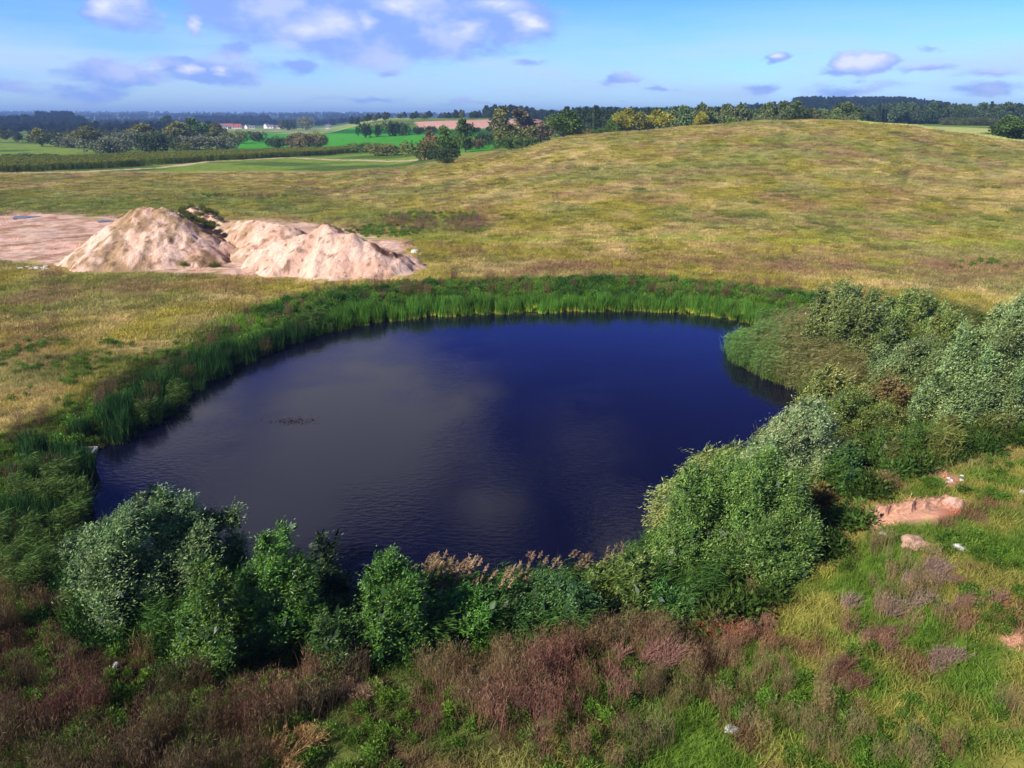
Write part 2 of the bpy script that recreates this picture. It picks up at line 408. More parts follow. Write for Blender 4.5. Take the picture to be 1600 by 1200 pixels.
def ground_colour(x, y, z, d):
    px, py = proj(x, y, z)
    n1 = fbm(x / 12, y / 12, 5, 20); n2 = fbm(x / 4.2, y / 4.6, 5, 30); n3 = fbm(x / 40, y / 22, 3, 40); n4 = fbm(x / 2.2, y / 1.8, 3, 50)
    s = np.ones(x.shape)
    c = mix(np.broadcast_to(C_OLIVE, x.shape + (3,)).copy(), C_TAN, ss(n2 * .55 + n1 * .45, .36, .68) * .9)
    c = mix(c, C_GREEN, ss(n1 * .6 + n3 * .4, .48, .62) * .55)
    c = mix(c, C_BROWN, ss(fbm(x / 8, y / 7, 5, 60), .53, .66) * .65)
    c = mix(c, C_DKGR, ss(fbm(x / 3, y / 2, 4, 65), .60, .74) * .6)
    c = mix(c, C_GREEN * 1.05, (1 - ss(poly_sd(px, py, GRSTRIP), -18, 14)) * ss(n2, .3, .55) * .8)
    # brown belt of seeding weeds above the far bank
    bb = np.exp(-((y - 97) / 5.5) ** 2) * ss(x, -6, 8) * (y > 80)
    c = mix(c, lin(138, 108, 78), bb * ss(n2, .3, .55) * .85)
    # lush belt round the water
    wd = 3.5 + 5.5 * ss(y, 60, 80) + 2.5 * n1
    lush = 1 - ss(d, wd, wd + 3)
    c = mix(c, mix(np.broadcast_to(lin(58, 84, 24), c.shape), lin(92, 124, 30), ss(n2, .4, .6)), lush * (y < 125))
    m = (1 - ss(poly_sd(px, py, NEARG), -20, 30)) * (y < 60)
    g = mix(np.broadcast_to(lin(94, 120, 40), c.shape).copy(), lin(142, 138, 66), ss(fbm(x / 3, y / 3, 3, 71) + .12 * ss(px, 1300, 1600), .50, .68))
    g = mix(g, lin(120, 88, 66), ss(fbm(x / 1.7, y / 1.7, 4, 73), .56, .66) * .85)
    c = mix(c, g, m)
    m = (1 - ss(poly_sd(px, py, BROWN_P), -20, 40)) * (y < 60)
    c = mix(c, mix(np.broadcast_to(lin(88, 68, 48), c.shape), lin(84, 100, 44), ss(fbm(x / 2, y / 2, 3, 77), .48, .6)), m * .9)
    under = ((d < 6) & (y < 60)) * 1.0
    c = mix(c, C_SOIL, under * ss(n4, .3, .5) * .5)
    # sandy works around the heaps
    sd = poly_sd(px, py, SANDP) + (n2 - .5) * 26
    sn = (1 - ss(sd, -5, 5)) * (y < 170) * (y > 60)
    sc = mix(np.broadcast_to(C_SAND * .82, c.shape).copy(), lin(186, 144, 118), ss(n4 * .5 + n2 * .5, .42, .6))
    sc = mix(sc, lin(150, 122, 84), ss(n2, .6, .72) * .7)
    c = mix(c, sc, sn)
    # dirt strip and scrapes close by on the right
    dd = (1 - ss(poly_sd(px, py, DIRT1) + (n4 - .5) * 16, -4, 5)) * (y < 60)
    for (a, b, r) in [(1432, 850, 15), (1485, 752, 20), (1470, 745, 14), (1585, 1000, 22), (1575, 940, 12), (1140, 1140, 12)]:
        dd = np.maximum(dd, (1 - ss(np.hypot(px - a, (py - b) * 1.6) + (n4 - .5) * 18, r * .6, r)) * (y < 60))
    c = mix(c, mix(np.broadcast_to(lin(214, 158, 128), c.shape).copy(), lin(188, 120, 92), ss(n4, .4, .6)), dd)
    # far fields
    far = ss(y, 262, 275)
    fld = mix(np.broadcast_to(lin(120, 140, 50), c.shape).copy(), lin(80, 104, 38), ss(n3, .4, .6))
    c = mix(c, fld, far * (1 - ss(px, 640, 800) * (y < 330)))
    e = (y > 262)
    bg = (1 - ss(poly_sd(px, py, BRIGHT), -1.0, 1.0)) * e
    c = mix(c, lin(70, 148, 34), bg)
    c = mix(c, lin(34, 98, 28), bg * (1 - ss(np.abs(py - 205 - (px - 450) * .004), 2.5, 4.5)))
    c = mix(c, lin(206, 158, 136), (1 - ss(poly_sd(px, py, PLOUGH) + (n3 - .5) * 2, -1, 1)) * e * (y < 1500))
    c = mix(c, lin(178, 182, 104), ((px > 1330) & (y > 240) & (y < 460)) * 1.0)
    c = mix(c, lin(156, 160, 92), ((px > 330) & (px < 640) & (y > 850) & (y < 1500)) * ss(n3, .35, .5) * 1.0)
    dk = ss(y, 1500, 2200)
    wood = ss(fbm(x / 300, y / 500, 4, 90), .44, .52)
    c = mix(c, mix(np.broadcast_to(lin(104, 122, 60), c.shape), lin(38, 56, 30), wood), dk)
    # tracks
    tw = line_d(x, y, TRACK)
    c = mix(c, lin(198, 172, 134), (1 - ss(tw + (n2 - .5) * 2, 1.8, 3.0)) * (y > 150))
    ft = line_d(x, y, FAINT)
    c = mix(c, lin(150, 158, 64), (1 - ss(np.abs(ft - 1.0), .3, .8)) * .8 * (y > 70) * (y < 150))
    # mud under water
    c = mix(c, lin(60, 48, 34), 1 - ss(d, -.4, .5))
    c *= (.82 + .36 * vnoise(x * 1.3, y * 1.3, 99))[..., None]
    return c
def pond_d(x, y):
    d = np.full(x.shape, 999.0); near = (y < 125) & (np.abs(x) < 90)
    d[near] = poly_sd(x[near], y[near], POND); return d

def build_ground():
    ya = np.arange(-22, 130, .32); k = [130.0]
    while k[-1] < 13500: k.append(k[-1] + max(.4, (k[-1] - 60) * .0125))
    ys = np.concatenate([ya, k]); us = np.linspace(-1.05, 1.05, 620)
    Y, U = np.meshgrid(ys, us, indexing='ij'); X = U * (Y + 32)
    Z = height(X, Y); d = pond_d(X, Y)
    C = ground_colour(X, Y, Z, d)
    nr, nc = X.shape
    idx = np.arange(nr * nc).reshape(nr, nc)
    Fc = np.stack([idx[:-1, :-1], idx[:-1, 1:], idx[1:, 1:], idx[1:, :-1]], -1).reshape(-1, 4)
    m, nt, N, L, o = mat_new("meadow_ground")
    at = N('ShaderNodeAttribute'); at.attribute_name = "Col"
    g = N('ShaderNodeNewGeometry')
    mp = N('ShaderNodeMapping'); L(g.outputs['Position'], mp.inputs[0]); mp.inputs['Scale'].default_value = (1, .8, 1)
    n1 = N('ShaderNodeTexNoise'); n1.inputs['Scale'].default_value = 1.1; n1.inputs['Detail'].default_value = 9; n1.inputs['Roughness'].default_value = .72; L(mp.outputs[0], n1.inputs['Vector'])
    n2 = N('ShaderNodeTexNoise'); n2.inputs['Scale'].default_value = .22; n2.inputs['Detail'].default_value = 8; n2.inputs['Roughness'].default_value = .7; L(mp.outputs[0], n2.inputs['Vector'])
    mr = N('ShaderNodeMapRange'); L(n1.outputs[0], mr.inputs[0]); mr.inputs[1].default_value = .3; mr.inputs[2].default_value = .7; mr.inputs[3].default_value = .72; mr.inputs[4].default_value = 1.24
    mr2 = N('ShaderNodeMapRange'); L(n2.outputs[0], mr2.inputs[0]); mr2.inputs[1].default_value = .32; mr2.inputs[2].default_value = .68; mr2.inputs[3].default_value = .84; mr2.inputs[4].default_value = 1.14
    ml = N('ShaderNodeMath'); ml.operation = 'MULTIPLY'; L(mr.outputs[0], ml.inputs[0]); L(mr2.outputs[0], ml.inputs[1])
    vm = N('ShaderNodeVectorMath'); vm.operation = 'SCALE'; L(at.outputs['Color'], vm.inputs[0]); L(ml.outputs[0], vm.inputs['Scale'])
    p = N('ShaderNodeBsdfPrincipled'); p.inputs['Roughness'].default_value = .95; p.inputs['Specular IOR Level'].default_value = .1
    b = N('ShaderNodeBump'); b.inputs['Strength'].default_value = .7; b.inputs['Distance'].default_value = .35; L(n1.outputs[0], b.inputs['Height'])
    L(vm.outputs[0], p.inputs[0]); L(b.outputs[0], p.inputs['Normal']); L(p.outputs[0], o.inputs[0])
    me = mesh_np("ground", np.stack([X, Y, Z], -1).reshape(-1, 3), Fc, m, C.reshape(-1, 3), True)
    obj("ground", me, kind='structure')
build_ground()

# ------------------------------------------------------------------ water
def build_water():
    m, nt, N, L, o = mat_new("pond_water")
    p = N('ShaderNodeBsdfPrincipled'); p.inputs['Base Color'].default_value = (.0038, .0034, .014, 1)
    p.inputs['Roughness'].default_value = .05; p.inputs['IOR'].default_value = 1.34
    g = N('ShaderNodeNewGeometry'); mp = N('ShaderNodeMapping'); L(g.outputs['Position'], mp.inputs[0]); mp.inputs['Scale'].default_value = (.8, 1.7, 1); mp.inputs['Rotation'].default_value = (0, 0, R(12))
    n = N('ShaderNodeTexNoise'); n.inputs['Scale'].default_value = 2.4; n.inputs['Detail'].default_value = 5; n.inputs['Distortion'].default_value = .4; L(mp.outputs[0], n.inputs['Vector'])
    n2 = N('ShaderNodeTexNoise'); n2.inputs['Scale'].default_value = .16; n2.inputs['Detail'].default_value = 3; L(g.outputs['Position'], n2.inputs['Vector'])
    mr = N('ShaderNodeMapRange'); L(n2.outputs[0], mr.inputs[0]); mr.inputs[1].default_value = .35; mr.inputs[2].default_value = .65; mr.inputs[3].default_value = .01; mr.inputs[4].default_value = .08
    b = N('ShaderNodeBump'); L(mr.outputs[0], b.inputs['Strength']); b.inputs['Distance'].default_value = .25; L(n.outputs[0], b.inputs['Height'])
    L(b.outputs[0], p.inputs['Normal']); L(p.outputs[0], o.inputs[0])
    P = np.array(POND); c = P.mean(0); Q = c + (P - c) * 1.06
    xs = np.linspace(Q[:, 0].min(), Q[:, 0].max(), 60); ys = np.linspace(Q[:, 1].min(), Q[:, 1].max(), 60)
    V = [(x, y, 0) for y in ys for x in xs]; Fc = []
    for j in range(59):
        for i in range(59):
            a = j * 60 + i
            cx, cy = (xs[i] + xs[i+1]) / 2, (ys[j] + ys[j+1]) / 2
            if poly_sd(np.array([cx]), np.array([cy]), Q.tolist())[0] < 1.5: Fc.append((a, a+1, a+61, a+60))
    obj("water", mesh_np("water", V, Fc, m), kind='structure')
    for (a, b_, w, h) in [(38, 340, 2.4, 1.0), (165, 346, 1.6, .6)]:   # puddles on the sand
        x, y, z = ground_hit(a, b_)
        t = np.linspace(0, 2 * math.pi, 24, endpoint=False); rr = 1 + .2 * np.sin(3 * t + a)
        V = [(x, y, z + .12)] + [(x + w * math.cos(q) * s, y + h * 2.2 * math.sin(q) * s, z + .12) for q, s in zip(t, rr)]
        Fc = [(0, 1 + i, 1 + (i + 1) % 24) for i in range(24)]
        mm = simple_mat("puddle_water", (.16, .17, .20), (.20, .21, .24), 2, .5)
        obj("puddle_water", mesh_np("puddle_water", V, Fc, mm), kind='structure')
build_water()

# ------------------------------------------------------------------ sand heaps
def sand_mat():
    m, nt, N, L, o = mat_new("heap_sand")
    g = N('ShaderNodeNewGeometry')
    def nz(sc, de, ro=.6, sv=(1, 1, 1)):
        mp = N('ShaderNodeMapping'); L(g.outputs['Position'], mp.inputs[0]); mp.inputs['Scale'].default_value = sv
        n = N('ShaderNodeTexNoise'); L(mp.outputs[0], n.inputs['Vector']); n.inputs['Scale'].default_value = sc; n.inputs['Detail'].default_value = de; n.inputs['Roughness'].default_value = ro; return n
    a = nz(.9, 8, .7); at = N('ShaderNodeAttribute'); at.attribute_name = "Col"
    mr = N('ShaderNodeMapRange'); L(a.outputs[0], mr.inputs[0]); mr.inputs[1].default_value = .3; mr.inputs[2].default_value = .7; mr.inputs[3].default_value = .78; mr.inputs[4].default_value = 1.14
    vm = N('ShaderNodeVectorMath'); vm.operation = 'SCALE'; L(at.outputs['Color'], vm.inputs[0]); L(mr.outputs[0], vm.inputs['Scale'])
    p = N('ShaderNodeBsdfPrincipled'); p.inputs['Roughness'].default_value = .95; p.inputs['Specular IOR Level'].default_value = .1
    b = N('ShaderNodeBump'); b.inputs['Strength'].default_value = .9; b.inputs['Distance'].default_value = .3; bn = nz(2.6, 8, .7); L(bn.outputs[0], b.inputs['Height'])
    L(vm.outputs[0], p.inputs[0]); L(b.outputs[0], p.inputs['Normal']); L(p.outputs[0], o.inputs[0]); return m
M_SAND = sand_mat()
def at_depth(px, py, Y):
    a, b, c = ray(px, py); t = Y / b
    return float(a * t), float(Y), float(CAM_H + c * t)
def heap(label, peaks, slope, seed, grassy, res=.25, scarps=(), wob=1.8):
    # peaks: (px, py, depth) ridge points, the surface falls away from the ridge at the angle of repose
    P = [at_depth(*q) for q in peaks]
    xs = [p[0] for p in P]; ys = [p[1] for p in P]; hm = max(p[2] for p in P)
    ext = hm / slope + 2
    gx = np.arange(min(xs) - ext, max(xs) + ext, res); gy = np.arange(min(ys) - ext, max(ys) + ext, res)
    Y, X = np.meshgrid(gy, gx, indexing='ij')
    wx = X + (fbm(X / 3, Y / 3, 3, seed) - .5) * wob; wy = Y + (fbm(X / 3, Y / 3, 3, seed + 7) - .5) * wob
    Z = np.full(X.shape, -9.0)
    seg = list(zip(P[:-1], P[1:])) if len(P) > 1 else [(P[0], P[0])]
    for A, B in seg:
        ex, ey = B[0] - A[0], B[1] - A[1]
        t = np.clip(((wx - A[0]) * ex + (wy - A[1]) * ey) / (ex * ex + ey * ey + 1e-9), 0, 1)
        dd = np.hypot(wx - A[0] - t * ex, wy - A[1] - t * ey)
        th = np.arctan2(wy - A[1] - t * ey, wx - A[0] - t * ex)
        gul = 1 + .12 * (fbm(th * 3 + seed, dd * 0 + seed, 3, seed + 3) - .5) * 2
        zz = (A[2] * (1 - t) + B[2] * t) - slope * gul * (np.sqrt(dd ** 2 + .35) - .55)
        Z = np.maximum(Z, zz)
    Z += (fbm(X / 1.5, Y / 1.5, 4, seed + 11) - .5) * .5 + (fbm(X / .55, Y / .55, 3, seed + 13) - .5) * .42 - .22 * ss(np.abs(fbm(X / 2.2, Y / 5, 3, seed + 15) - .5), .05, .0)
    G = height(X, Y)
    # toe of loose sand
    Z = np.where(Z > G, G + (Z - G) * ss(Z - G, -.4, 1.0), Z)
    keep = Z > G - .25
    Zc = np.maximum(Z, G - .5)
    nr, nc = X.shape; idx = np.arange(nr * nc).reshape(nr, nc)
    kq = keep[:-1, :-1] | keep[:-1, 1:] | keep[1:, 1:] | keep[1:, :-1]
    Fc = np.stack([idx[:-1, :-1], idx[:-1, 1:], idx[1:, 1:], idx[1:, :-1]], -1)[kq]
    used = np.unique(Fc); rm = np.full(nr * nc, -1); rm[used] = np.arange(len(used))
    V = np.stack([X, Y, Zc], -1).reshape(-1, 3)
    c = mix(np.broadcast_to(C_SAND, X.shape + (3,)).copy(), lin(222, 174, 144), ss(fbm(X / 2.5, Y / 2.5, 4, seed + 20), .42, .62) * .7)
    gm = ss(fbm(X / 1.1, Y / 1.1, 4, seed + 30) * .6 + fbm(X / 4, Y / 4, 2, seed + 31) * .4, .56 - .12 * grassy, .66 - .08 * grassy)
    c = mix(c, lin(146, 118, 72), gm * .75 * min(1, grassy))
    dk = ss(fbm(X / .7, Y / .7, 3, seed + 40), .66, .74); c = mix(c, lin(110, 82, 54), dk * .7)
    for (a, b_, w_) in scarps:                    # darker brown along the steep broken edges
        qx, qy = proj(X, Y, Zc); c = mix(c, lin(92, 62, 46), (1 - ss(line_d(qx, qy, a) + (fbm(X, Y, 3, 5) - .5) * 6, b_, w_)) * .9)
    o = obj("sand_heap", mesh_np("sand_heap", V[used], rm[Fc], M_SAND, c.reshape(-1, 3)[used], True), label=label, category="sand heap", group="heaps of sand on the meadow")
    return X, Y, Zc, keep
HEAPS = []
HEAPS.append(heap("tallest rounded sand heap with grassy streaks, nearest the puddles", [(222, 322, 104), (252, 324, 104)], .66, 3, 1.0))
HEAPS.append(heap("low broad middle sand heap with gullies, half overgrown with weeds", [(300, 322, 119), (345, 345, 113), (395, 344, 109), (445, 352, 106)], .62, 14, .8))
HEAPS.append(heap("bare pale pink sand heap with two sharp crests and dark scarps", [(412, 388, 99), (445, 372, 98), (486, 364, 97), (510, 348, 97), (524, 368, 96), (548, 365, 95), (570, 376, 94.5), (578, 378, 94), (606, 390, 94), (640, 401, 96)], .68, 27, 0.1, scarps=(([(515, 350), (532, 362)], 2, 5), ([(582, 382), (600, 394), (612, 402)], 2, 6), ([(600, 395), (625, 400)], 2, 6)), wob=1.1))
HX = [np.concatenate([h[i][h[3]] for h in HEAPS]) for i in range(3)]

# ------------------------------------------------------------------ stuff: scattered ground plants
PROTO = {}
def proto(kind, k, me):
    PROTO.setdefault(kind, []).append(me)
def blades(n, rad, h0, h1, w, lean, bend, rng, c0, c1, base=None, seg=3):
    a = Acc(); r = rad * np.sqrt(rng.random(n)); t = rng.random(n) * 2 * math.pi
    P = np.stack([r * np.cos(t), r * np.sin(t), np.zeros(n) - .03], 1)
    H = rng.uniform(h0, h1, n); d = rng.normal(size=(n, 3)) * lean; d[:, 2] = 1; d = unit(d)
    f = rng.random(n) * 2 * math.pi; s = np.stack([np.cos(f), np.sin(f), np.zeros(n)], 1)
    bd = rng.normal(size=(n, 3)) * [1, 1, 0] * bend + np.array([.5, .1, 0]) * bend
    tt = rng.random((n, 1)); col = c0 * (1 - tt) + c1 * tt
    prev = P; pw = np.full(n, w)
    for k in range(1, seg + 1):
        q = k / seg; cur = P + d * (H * q)[:, None] + bd * (H * q ** 2.2)[:, None] - np.array([0, 0, 1]) * (H * bend * .35 * q ** 3)[:, None]
        cw = w * (1 - q ** 1.6) + .002
        qd = np.stack([prev - s * pw[:, None] / 2, prev + s * pw[:, None] / 2, cur + s * np.full((n, 1), cw) / 2, cur - s * np.full((n, 1), cw) / 2], 1)
        cc = np.repeat(col[:, None, :], 4, 1).copy()
        if base is not None and k == 1: cc[:, 0] = base; cc[:, 1] = base
        a.add(qd, cc); prev = cur; pw = np.full(n, cw)
    return a
def make_protos():
    rng = np.random.default_rng(3); W = np.array([1., 1, 1])
    for i in range(4):                            # short grass tuft
        proto('tuft', i, blades(34, .34, .16, .42, .022, .35, .35, rng, W * .75, W * 1.25).mesh("tuft", M_BLADE))
    for i in range(4):                            # wide patch for the open meadow
        proto('patch', i, blades(130, 1.15, .14, .46, .05, .4, .4, rng, W * .78, W * 1.22, seg=2).mesh("patch", M_BLADE))
    for i in range(4):                            # broad leafy weed
        n = 330; a = Acc(); d = rng.normal(size=(n, 3)); d[:, 2] = np.abs(d[:, 2]) + .2; d = unit(d)
        p = d * np.array([.42, .42, .5]) * rng.uniform(.25, 1, (n, 1)); p[:, 2] += .05
        a.add(leaves(p, d + rng.normal(size=(n, 3)) * .5 + [.3, 0, -.1], rng.uniform(.07, .17, n), rng.uniform(.03, .06, n), rng), rng.uniform(.6, 1.35, (n, 1)) * W)
        b = blades(22, .2, .4, .75, .02, .3, .2, rng, W * .8, W * 1.1); a.v += b.v; a.c += b.c
        proto('weed', i, a.mesh("weed", M_BLADE))
    for i in range(4):                            # dead standing stems with seeding side twigs
        a = blades(46, .42, .7, 1.5, .014, .12, .10, rng, W * .7, W * 1.1)
        n = 230; t = rng.random(n) * 6.283; r = .44 * np.sqrt(rng.random(n)); z = rng.uniform(.3, 1.0, n) ** .8
        p = np.stack([r * np.cos(t), r * np.sin(t), z * 1.35], 1); d = rng.normal(size=(n, 3)) * .5; d[:, 2] += .9
        a.add(leaves(p, d, rng.uniform(.10, .26, n), rng.uniform(.009, .018, n), rng), rng.uniform(.7, 1.35, (n, 1)) * W)
        proto('dead', i, a.mesh("dead", M_BLADE))
    for i in range(4):                            # cattail clump: straight fresh blades, straw coloured feet
        proto('cattail', i, blades(46, .5, 1.5, 2.35, .05, .10, .12, rng, W * .75, W * 1.2, base=np.array([6.0, 2.6, 3.0])).mesh("cattail", M_BLADE))
    for i in range(4):                            # common reed: stems with drooping leaves, brownish plumes
        a = blades(26, .5, 1.5, 2.3, .028, .10, .16, rng, W * .8, W * 1.1)
        n = 210; t = rng.random(n) * 6.283; r = .52 * np.sqrt(rng.random(n)); z = rng.uniform(.35, 2.0, n)
        p = np.stack([r * np.cos(t) + z * z * .03, r * np.sin(t), z], 1); d = rng.normal(size=(n, 3)) * [.7, .7, .35] + [.95, .15, .25]
        a.add(leaves(p, d, rng.uniform(.28, .55, n), rng.uniform(.028, .05, n), rng), rng.uniform(.75, 1.35, (n, 1)) * W)
        proto('reed', i, a.mesh("reed", M_BLADE))
        n = 9; t = rng.random(n) * 6.283; r = .5 * np.sqrt(rng.random(n)); b = Acc(); b.v = list(a.v); b.c = list(a.c)
        for k in range(n):
            h = rng.uniform(2.1, 2.6); m = 26; zz = rng.random(m) * .42
            p = np.stack([r[k] * math.cos(t[k]) + .15 + zz * .5, np.full(m, r[k] * math.sin(t[k])), h + zz * .75], 1)
            d = rng.normal(size=(m, 3)) * .45 + [.8, .1, .5]
            b.add(leaves(p, d, rng.uniform(.10, .2, m), rng.uniform(.025, .045, m), rng), rng.uniform(.8, 1.2, (m, 1)) * np.array([6.2, 2.0, 6.5]))
        proto('plume', i, b.mesh("plume", M_BLADE))
    for i in range(3):                            # maize
        a = blades(9, .45, 2.1, 2.7, .07, .05, .05, rng, W * .8, W, seg=2)
        n = 70; p = np.stack([rng.uniform(-.45, .45, n), rng.uniform(-.45, .45, n), rng.uniform(.3, 2.3, n)], 1)
        a.add(leaves(p, rng.normal(size=(n, 3)) + [0, 0, .6], rng.uniform(.5, .9, n), rng.uniform(.08, .14, n), rng), rng.uniform(.7, 1.3, (n, 1)) * W)
        n = 9; p = np.stack([rng.uniform(-.45, .45, n), rng.uniform(-.45, .45, n), rng.uniform(2.2, 2.5, n)], 1)
        a.add(leaves(p, rng.normal(size=(n, 3)) * .4 + [0, 0, 1], np.full(n, .4), np.full(n, .1), rng), np.tile([2.4, 1.7, 1.6], (n, 1)))
        proto('maize', i, a.mesh("maize", M_BLADE))
make_protos()
def scatter(name, label, cat, groups, mat=None):
    """groups: list of (kind, P(n,3), scale(n), tint(n,3)); ONE object of uncountable plants"""
    kinds = []; col = bpy.data.collections.new(name + "_plants")
    off = {}; k = 0
    for kind in sorted(set(g[0] for g in groups)):
        off[kind] = (k, len(PROTO[kind]))
        for me in PROTO[kind]:
            o = bpy.data.objects.new("%03d_%s" % (k, kind), me); col.objects.link(o); k += 1
    P = np.concatenate([g[1] for g in groups]); S = np.concatenate([g[2] for g in groups]); T = np.concatenate([g[3] for g in groups])
    I = np.concatenate([off[g[0]][0] + RNG.integers(0, off[g[0]][1], len(g[1])) for g in groups])
    n = len(P); me = bpy.data.meshes.new(name); me.vertices.add(n); me.vertices.foreach_set("co", P.astype(np.float32).ravel())
    RO = np.stack([RNG.normal(0, .06, n), RNG.normal(0, .06, n), np.concatenate([RNG.uniform(-.6, .6, len(g[1])) if g[0] in ('reed', 'plume') else RNG.uniform(0, 6.28, len(g[1])) for g in groups])], 1)
    for nm, ty, arr in (("rot", 'FLOAT_VECTOR', RO), ("scl", 'FLOAT', S), ("tint", 'FLOAT_COLOR', np.concatenate([T, np.ones((n, 1))], 1)), ("idx", 'INT', I)):
        at = me.attributes.new(nm, ty, 'POINT')
        at.data.foreach_set({'FLOAT_VECTOR': 'vector', 'FLOAT': 'value', 'FLOAT_COLOR': 'color', 'INT': 'value'}[ty], np.ascontiguousarray(arr, dtype=np.int32 if ty == 'INT' else np.float32).ravel())
    o = obj(name, me, kind='stuff', label=label, category=cat)
    ng = bpy.data.node_groups.new(name + "_scatter", 'GeometryNodeTree')
    ng.interface.new_socket("Geometry", in_out='INPUT', socket_type='NodeSocketGeometry')
    ng.interface.new_socket("Geometry", in_out='OUTPUT', socket_type='NodeSocketGeometry')
    N, L = ng.nodes.new, ng.links.new
    gi = N('NodeGroupInput'); go = N('NodeGroupOutput'); ip = N('GeometryNodeInstanceOnPoints'); ci = N('GeometryNodeCollectionInfo')
    ci.inputs[0].default_value = col; ci.inputs['Separate Children'].default_value = True; ci.inputs['Reset Children'].default_value = True
    L(gi.outputs[0], ip.inputs['Points']); L(ci.outputs[0], ip.inputs['Instance']); ip.inputs['Pick Instance'].default_value = True
    def na(nm, ty):
        a = N('GeometryNodeInputNamedAttribute'); a.data_type = ty; a.inputs[0].default_value = nm; return a.outputs[0]
    L(na("idx", 'INT'), ip.inputs['Instance Index']); L(na("rot", 'FLOAT_VECTOR'), ip.inputs['Rotation']); L(na("scl", 'FLOAT'), ip.inputs['Scale'])
    L(ip.outputs[0], go.inputs[0])
    md = o.modifiers.new("scatter", 'NODES'); md.node_group = ng
    return o
def sample(y0, y1, dens, xpad=3.0, n_max=400000, x0=None, x1=None):
    """uniform points of the visible wedge between two distances"""
    hw = lambda y: .80 * (y * CP + 12) + xpad
    w = max(hw(y0), hw(y1)); a = -w if x0 is None else x0; b = w if x1 is None else x1
    n = min(int((b - a) * (y1 - y0) * dens), n_max)
    x = RNG.uniform(a, b, n); y = RNG.uniform(y0, y1, n); k = np.abs(x) < hw(y); x, y = x[k], y[k]
    z = height(x, y); px, py = proj(x, y, z); return x, y, z, px, py, pond_d(x, y)
def pick(S, m): return tuple(a[m] for a in S)
def pts(S, dz=0.0): return np.stack([S[0], S[1], S[2] + dz], 1)
def jit(c, n, v=.2): return np.asarray(c) * RNG.uniform(1 - v, 1 + v, (n, 1)) * RNG.uniform(.93, 1.07, (n, 3))
def near_heap(S):
    b = (S[1] > 80) & (S[1] < 130) & (S[0] < 5)
    m = np.zeros(len(S[0]), bool); i = np.where(b)[0]
    if len(i):
        keys = set(zip(np.round(HX[0] / 1.0).astype(int).tolist(), np.round(HX[1] / 1.0).astype(int).tolist()))
        m[i] = [(int(round(a)), int(round(c))) in keys for a, c in zip(S[0][i], S[1][i])]
    return m
def build_grass():
    G = []
    S = sample(14, 62, 11.0); p = RNG.random(len(S[0]))
    inN = poly_sd(S[3], S[4], NEARG) < 10; inB = poly_sd(S[3], S[4], BROWN_P) < 0
    dirt = (poly_sd(S[3], S[4], DIRT1) < 4)
    for a, b, r in [(1432, 850, 15), (1485, 752, 20), (1585, 1000, 22), (1575, 940, 12)]: dirt |= np.hypot(S[3] - a, (S[4] - b) * 1.6) < r
    ok = (S[5] > .1) & ~(dirt & (p < .86))
    C = ground_colour(S[0], S[1], S[2], S[5])
    m = ok & (p < np.where(inB, .75, .9)); T = pick(S, m); n = len(T[0])
    G.append(('tuft', pts(T), RNG.uniform(.7, 1.35, n), C[m] * 1.3 * RNG.uniform(.7, 1.3, (n, 1))))
    nz = fbm(S[0] / 2.2, S[1] / 2.2, 3, 140)
    m = ok & ((nz > .54) & (p < .22) | (inB & (nz < .52) & (p < .26))) ; T = pick(S, m); n = len(T[0])
    G.append(('weed', pts(T), RNG.uniform(.4, .95, n), jit(lin(98, 130, 44), n, .35)))
    scatter("near_grass", "mixed green grass and low leafy weeds on the near slope", "grass", G)
    G = []
    S = sample(62, 150, 1.35); p = RNG.random(len(S[0])); C = ground_colour(S[0], S[1], S[2], S[5])
    sand = (poly_sd(S[3], S[4], SANDP) < 2) & (S[1] > 60)
    m = (S[5] > 5) & ~(sand & (p < .97)) & ~near_heap(S); T = pick(S, m); n = len(T[0])
    G.append(('patch', pts(T), RNG.uniform(.7, 1.2, n), C[m] * 1.35 * RNG.uniform(.62, 1.4, (n, 1))))
    m2 = (S[5] > 8) & ~sand & ~near_heap(S) & (fbm(S[0] / 6, S[1] / 4, 3, 150) > .60) & (p < .16); T = pick(S, m2); n = len(T[0])
    G.append(('dead', pts(T), RNG.uniform(.4, .75, n), jit(lin(150, 126, 88), n, .2)))
    S = sample(95, 190, 1.6); p = RNG.random(len(S[0])); qd = np.full(len(S[0]), 9.0); gd = qd.copy()
    for a, b_, rx, ry in [(650, 352, 42, 11), (725, 352, 34, 11), (615, 345, 20, 6), (90, 292, 50, 4), (395, 304, 50, 6)]: qd = np.minimum(qd, np.hypot((S[3] - a) / rx, (S[4] - b_) / ry))
    for a, b_, rx, ry in [(340, 300, 40, 7), (450, 301, 40, 6), (680, 340, 70, 7), (1540, 440, 60, 26), (600, 362, 60, 8)]: gd = np.minimum(gd, np.hypot((S[3] - a) / rx, (S[4] - b_) / ry))
    m = (qd + (p - .5) * .5 < 1) & ~near_heap(S); T = pick(S, m); n = len(T[0]); m2 = m & (p < .55); T = pick(S, m2); n = len(T[0]); G.append(('dead', pts(T), RNG.uniform(.5, .9, n), jit(lin(142, 112, 88), n, .25)))
    m = (gd + (p - .5) * .6 < 1) & (p < .7) & ~near_heap(S); T = pick(S, m); n = len(T[0]); G.append(('weed', pts(T), RNG.uniform(.7, 1.2, n), jit(lin(104, 136, 50), n, .25)))
    S = sample(150, 262, .42); p = RNG.random(len(S[0])); C = ground_colour(S[0], S[1], S[2], S[5]); n = len(S[0])
    G.append(('patch', pts(S), RNG.uniform(.8, 1.5, n), C * 1.25 * RNG.uniform(.6, 1.4, (n, 1))))
    scatter("meadow_grass", "olive and straw coloured grass of the wide open meadow", "grass", G)
JX, JY = (float(q) for q in flat(134, 704, .15))
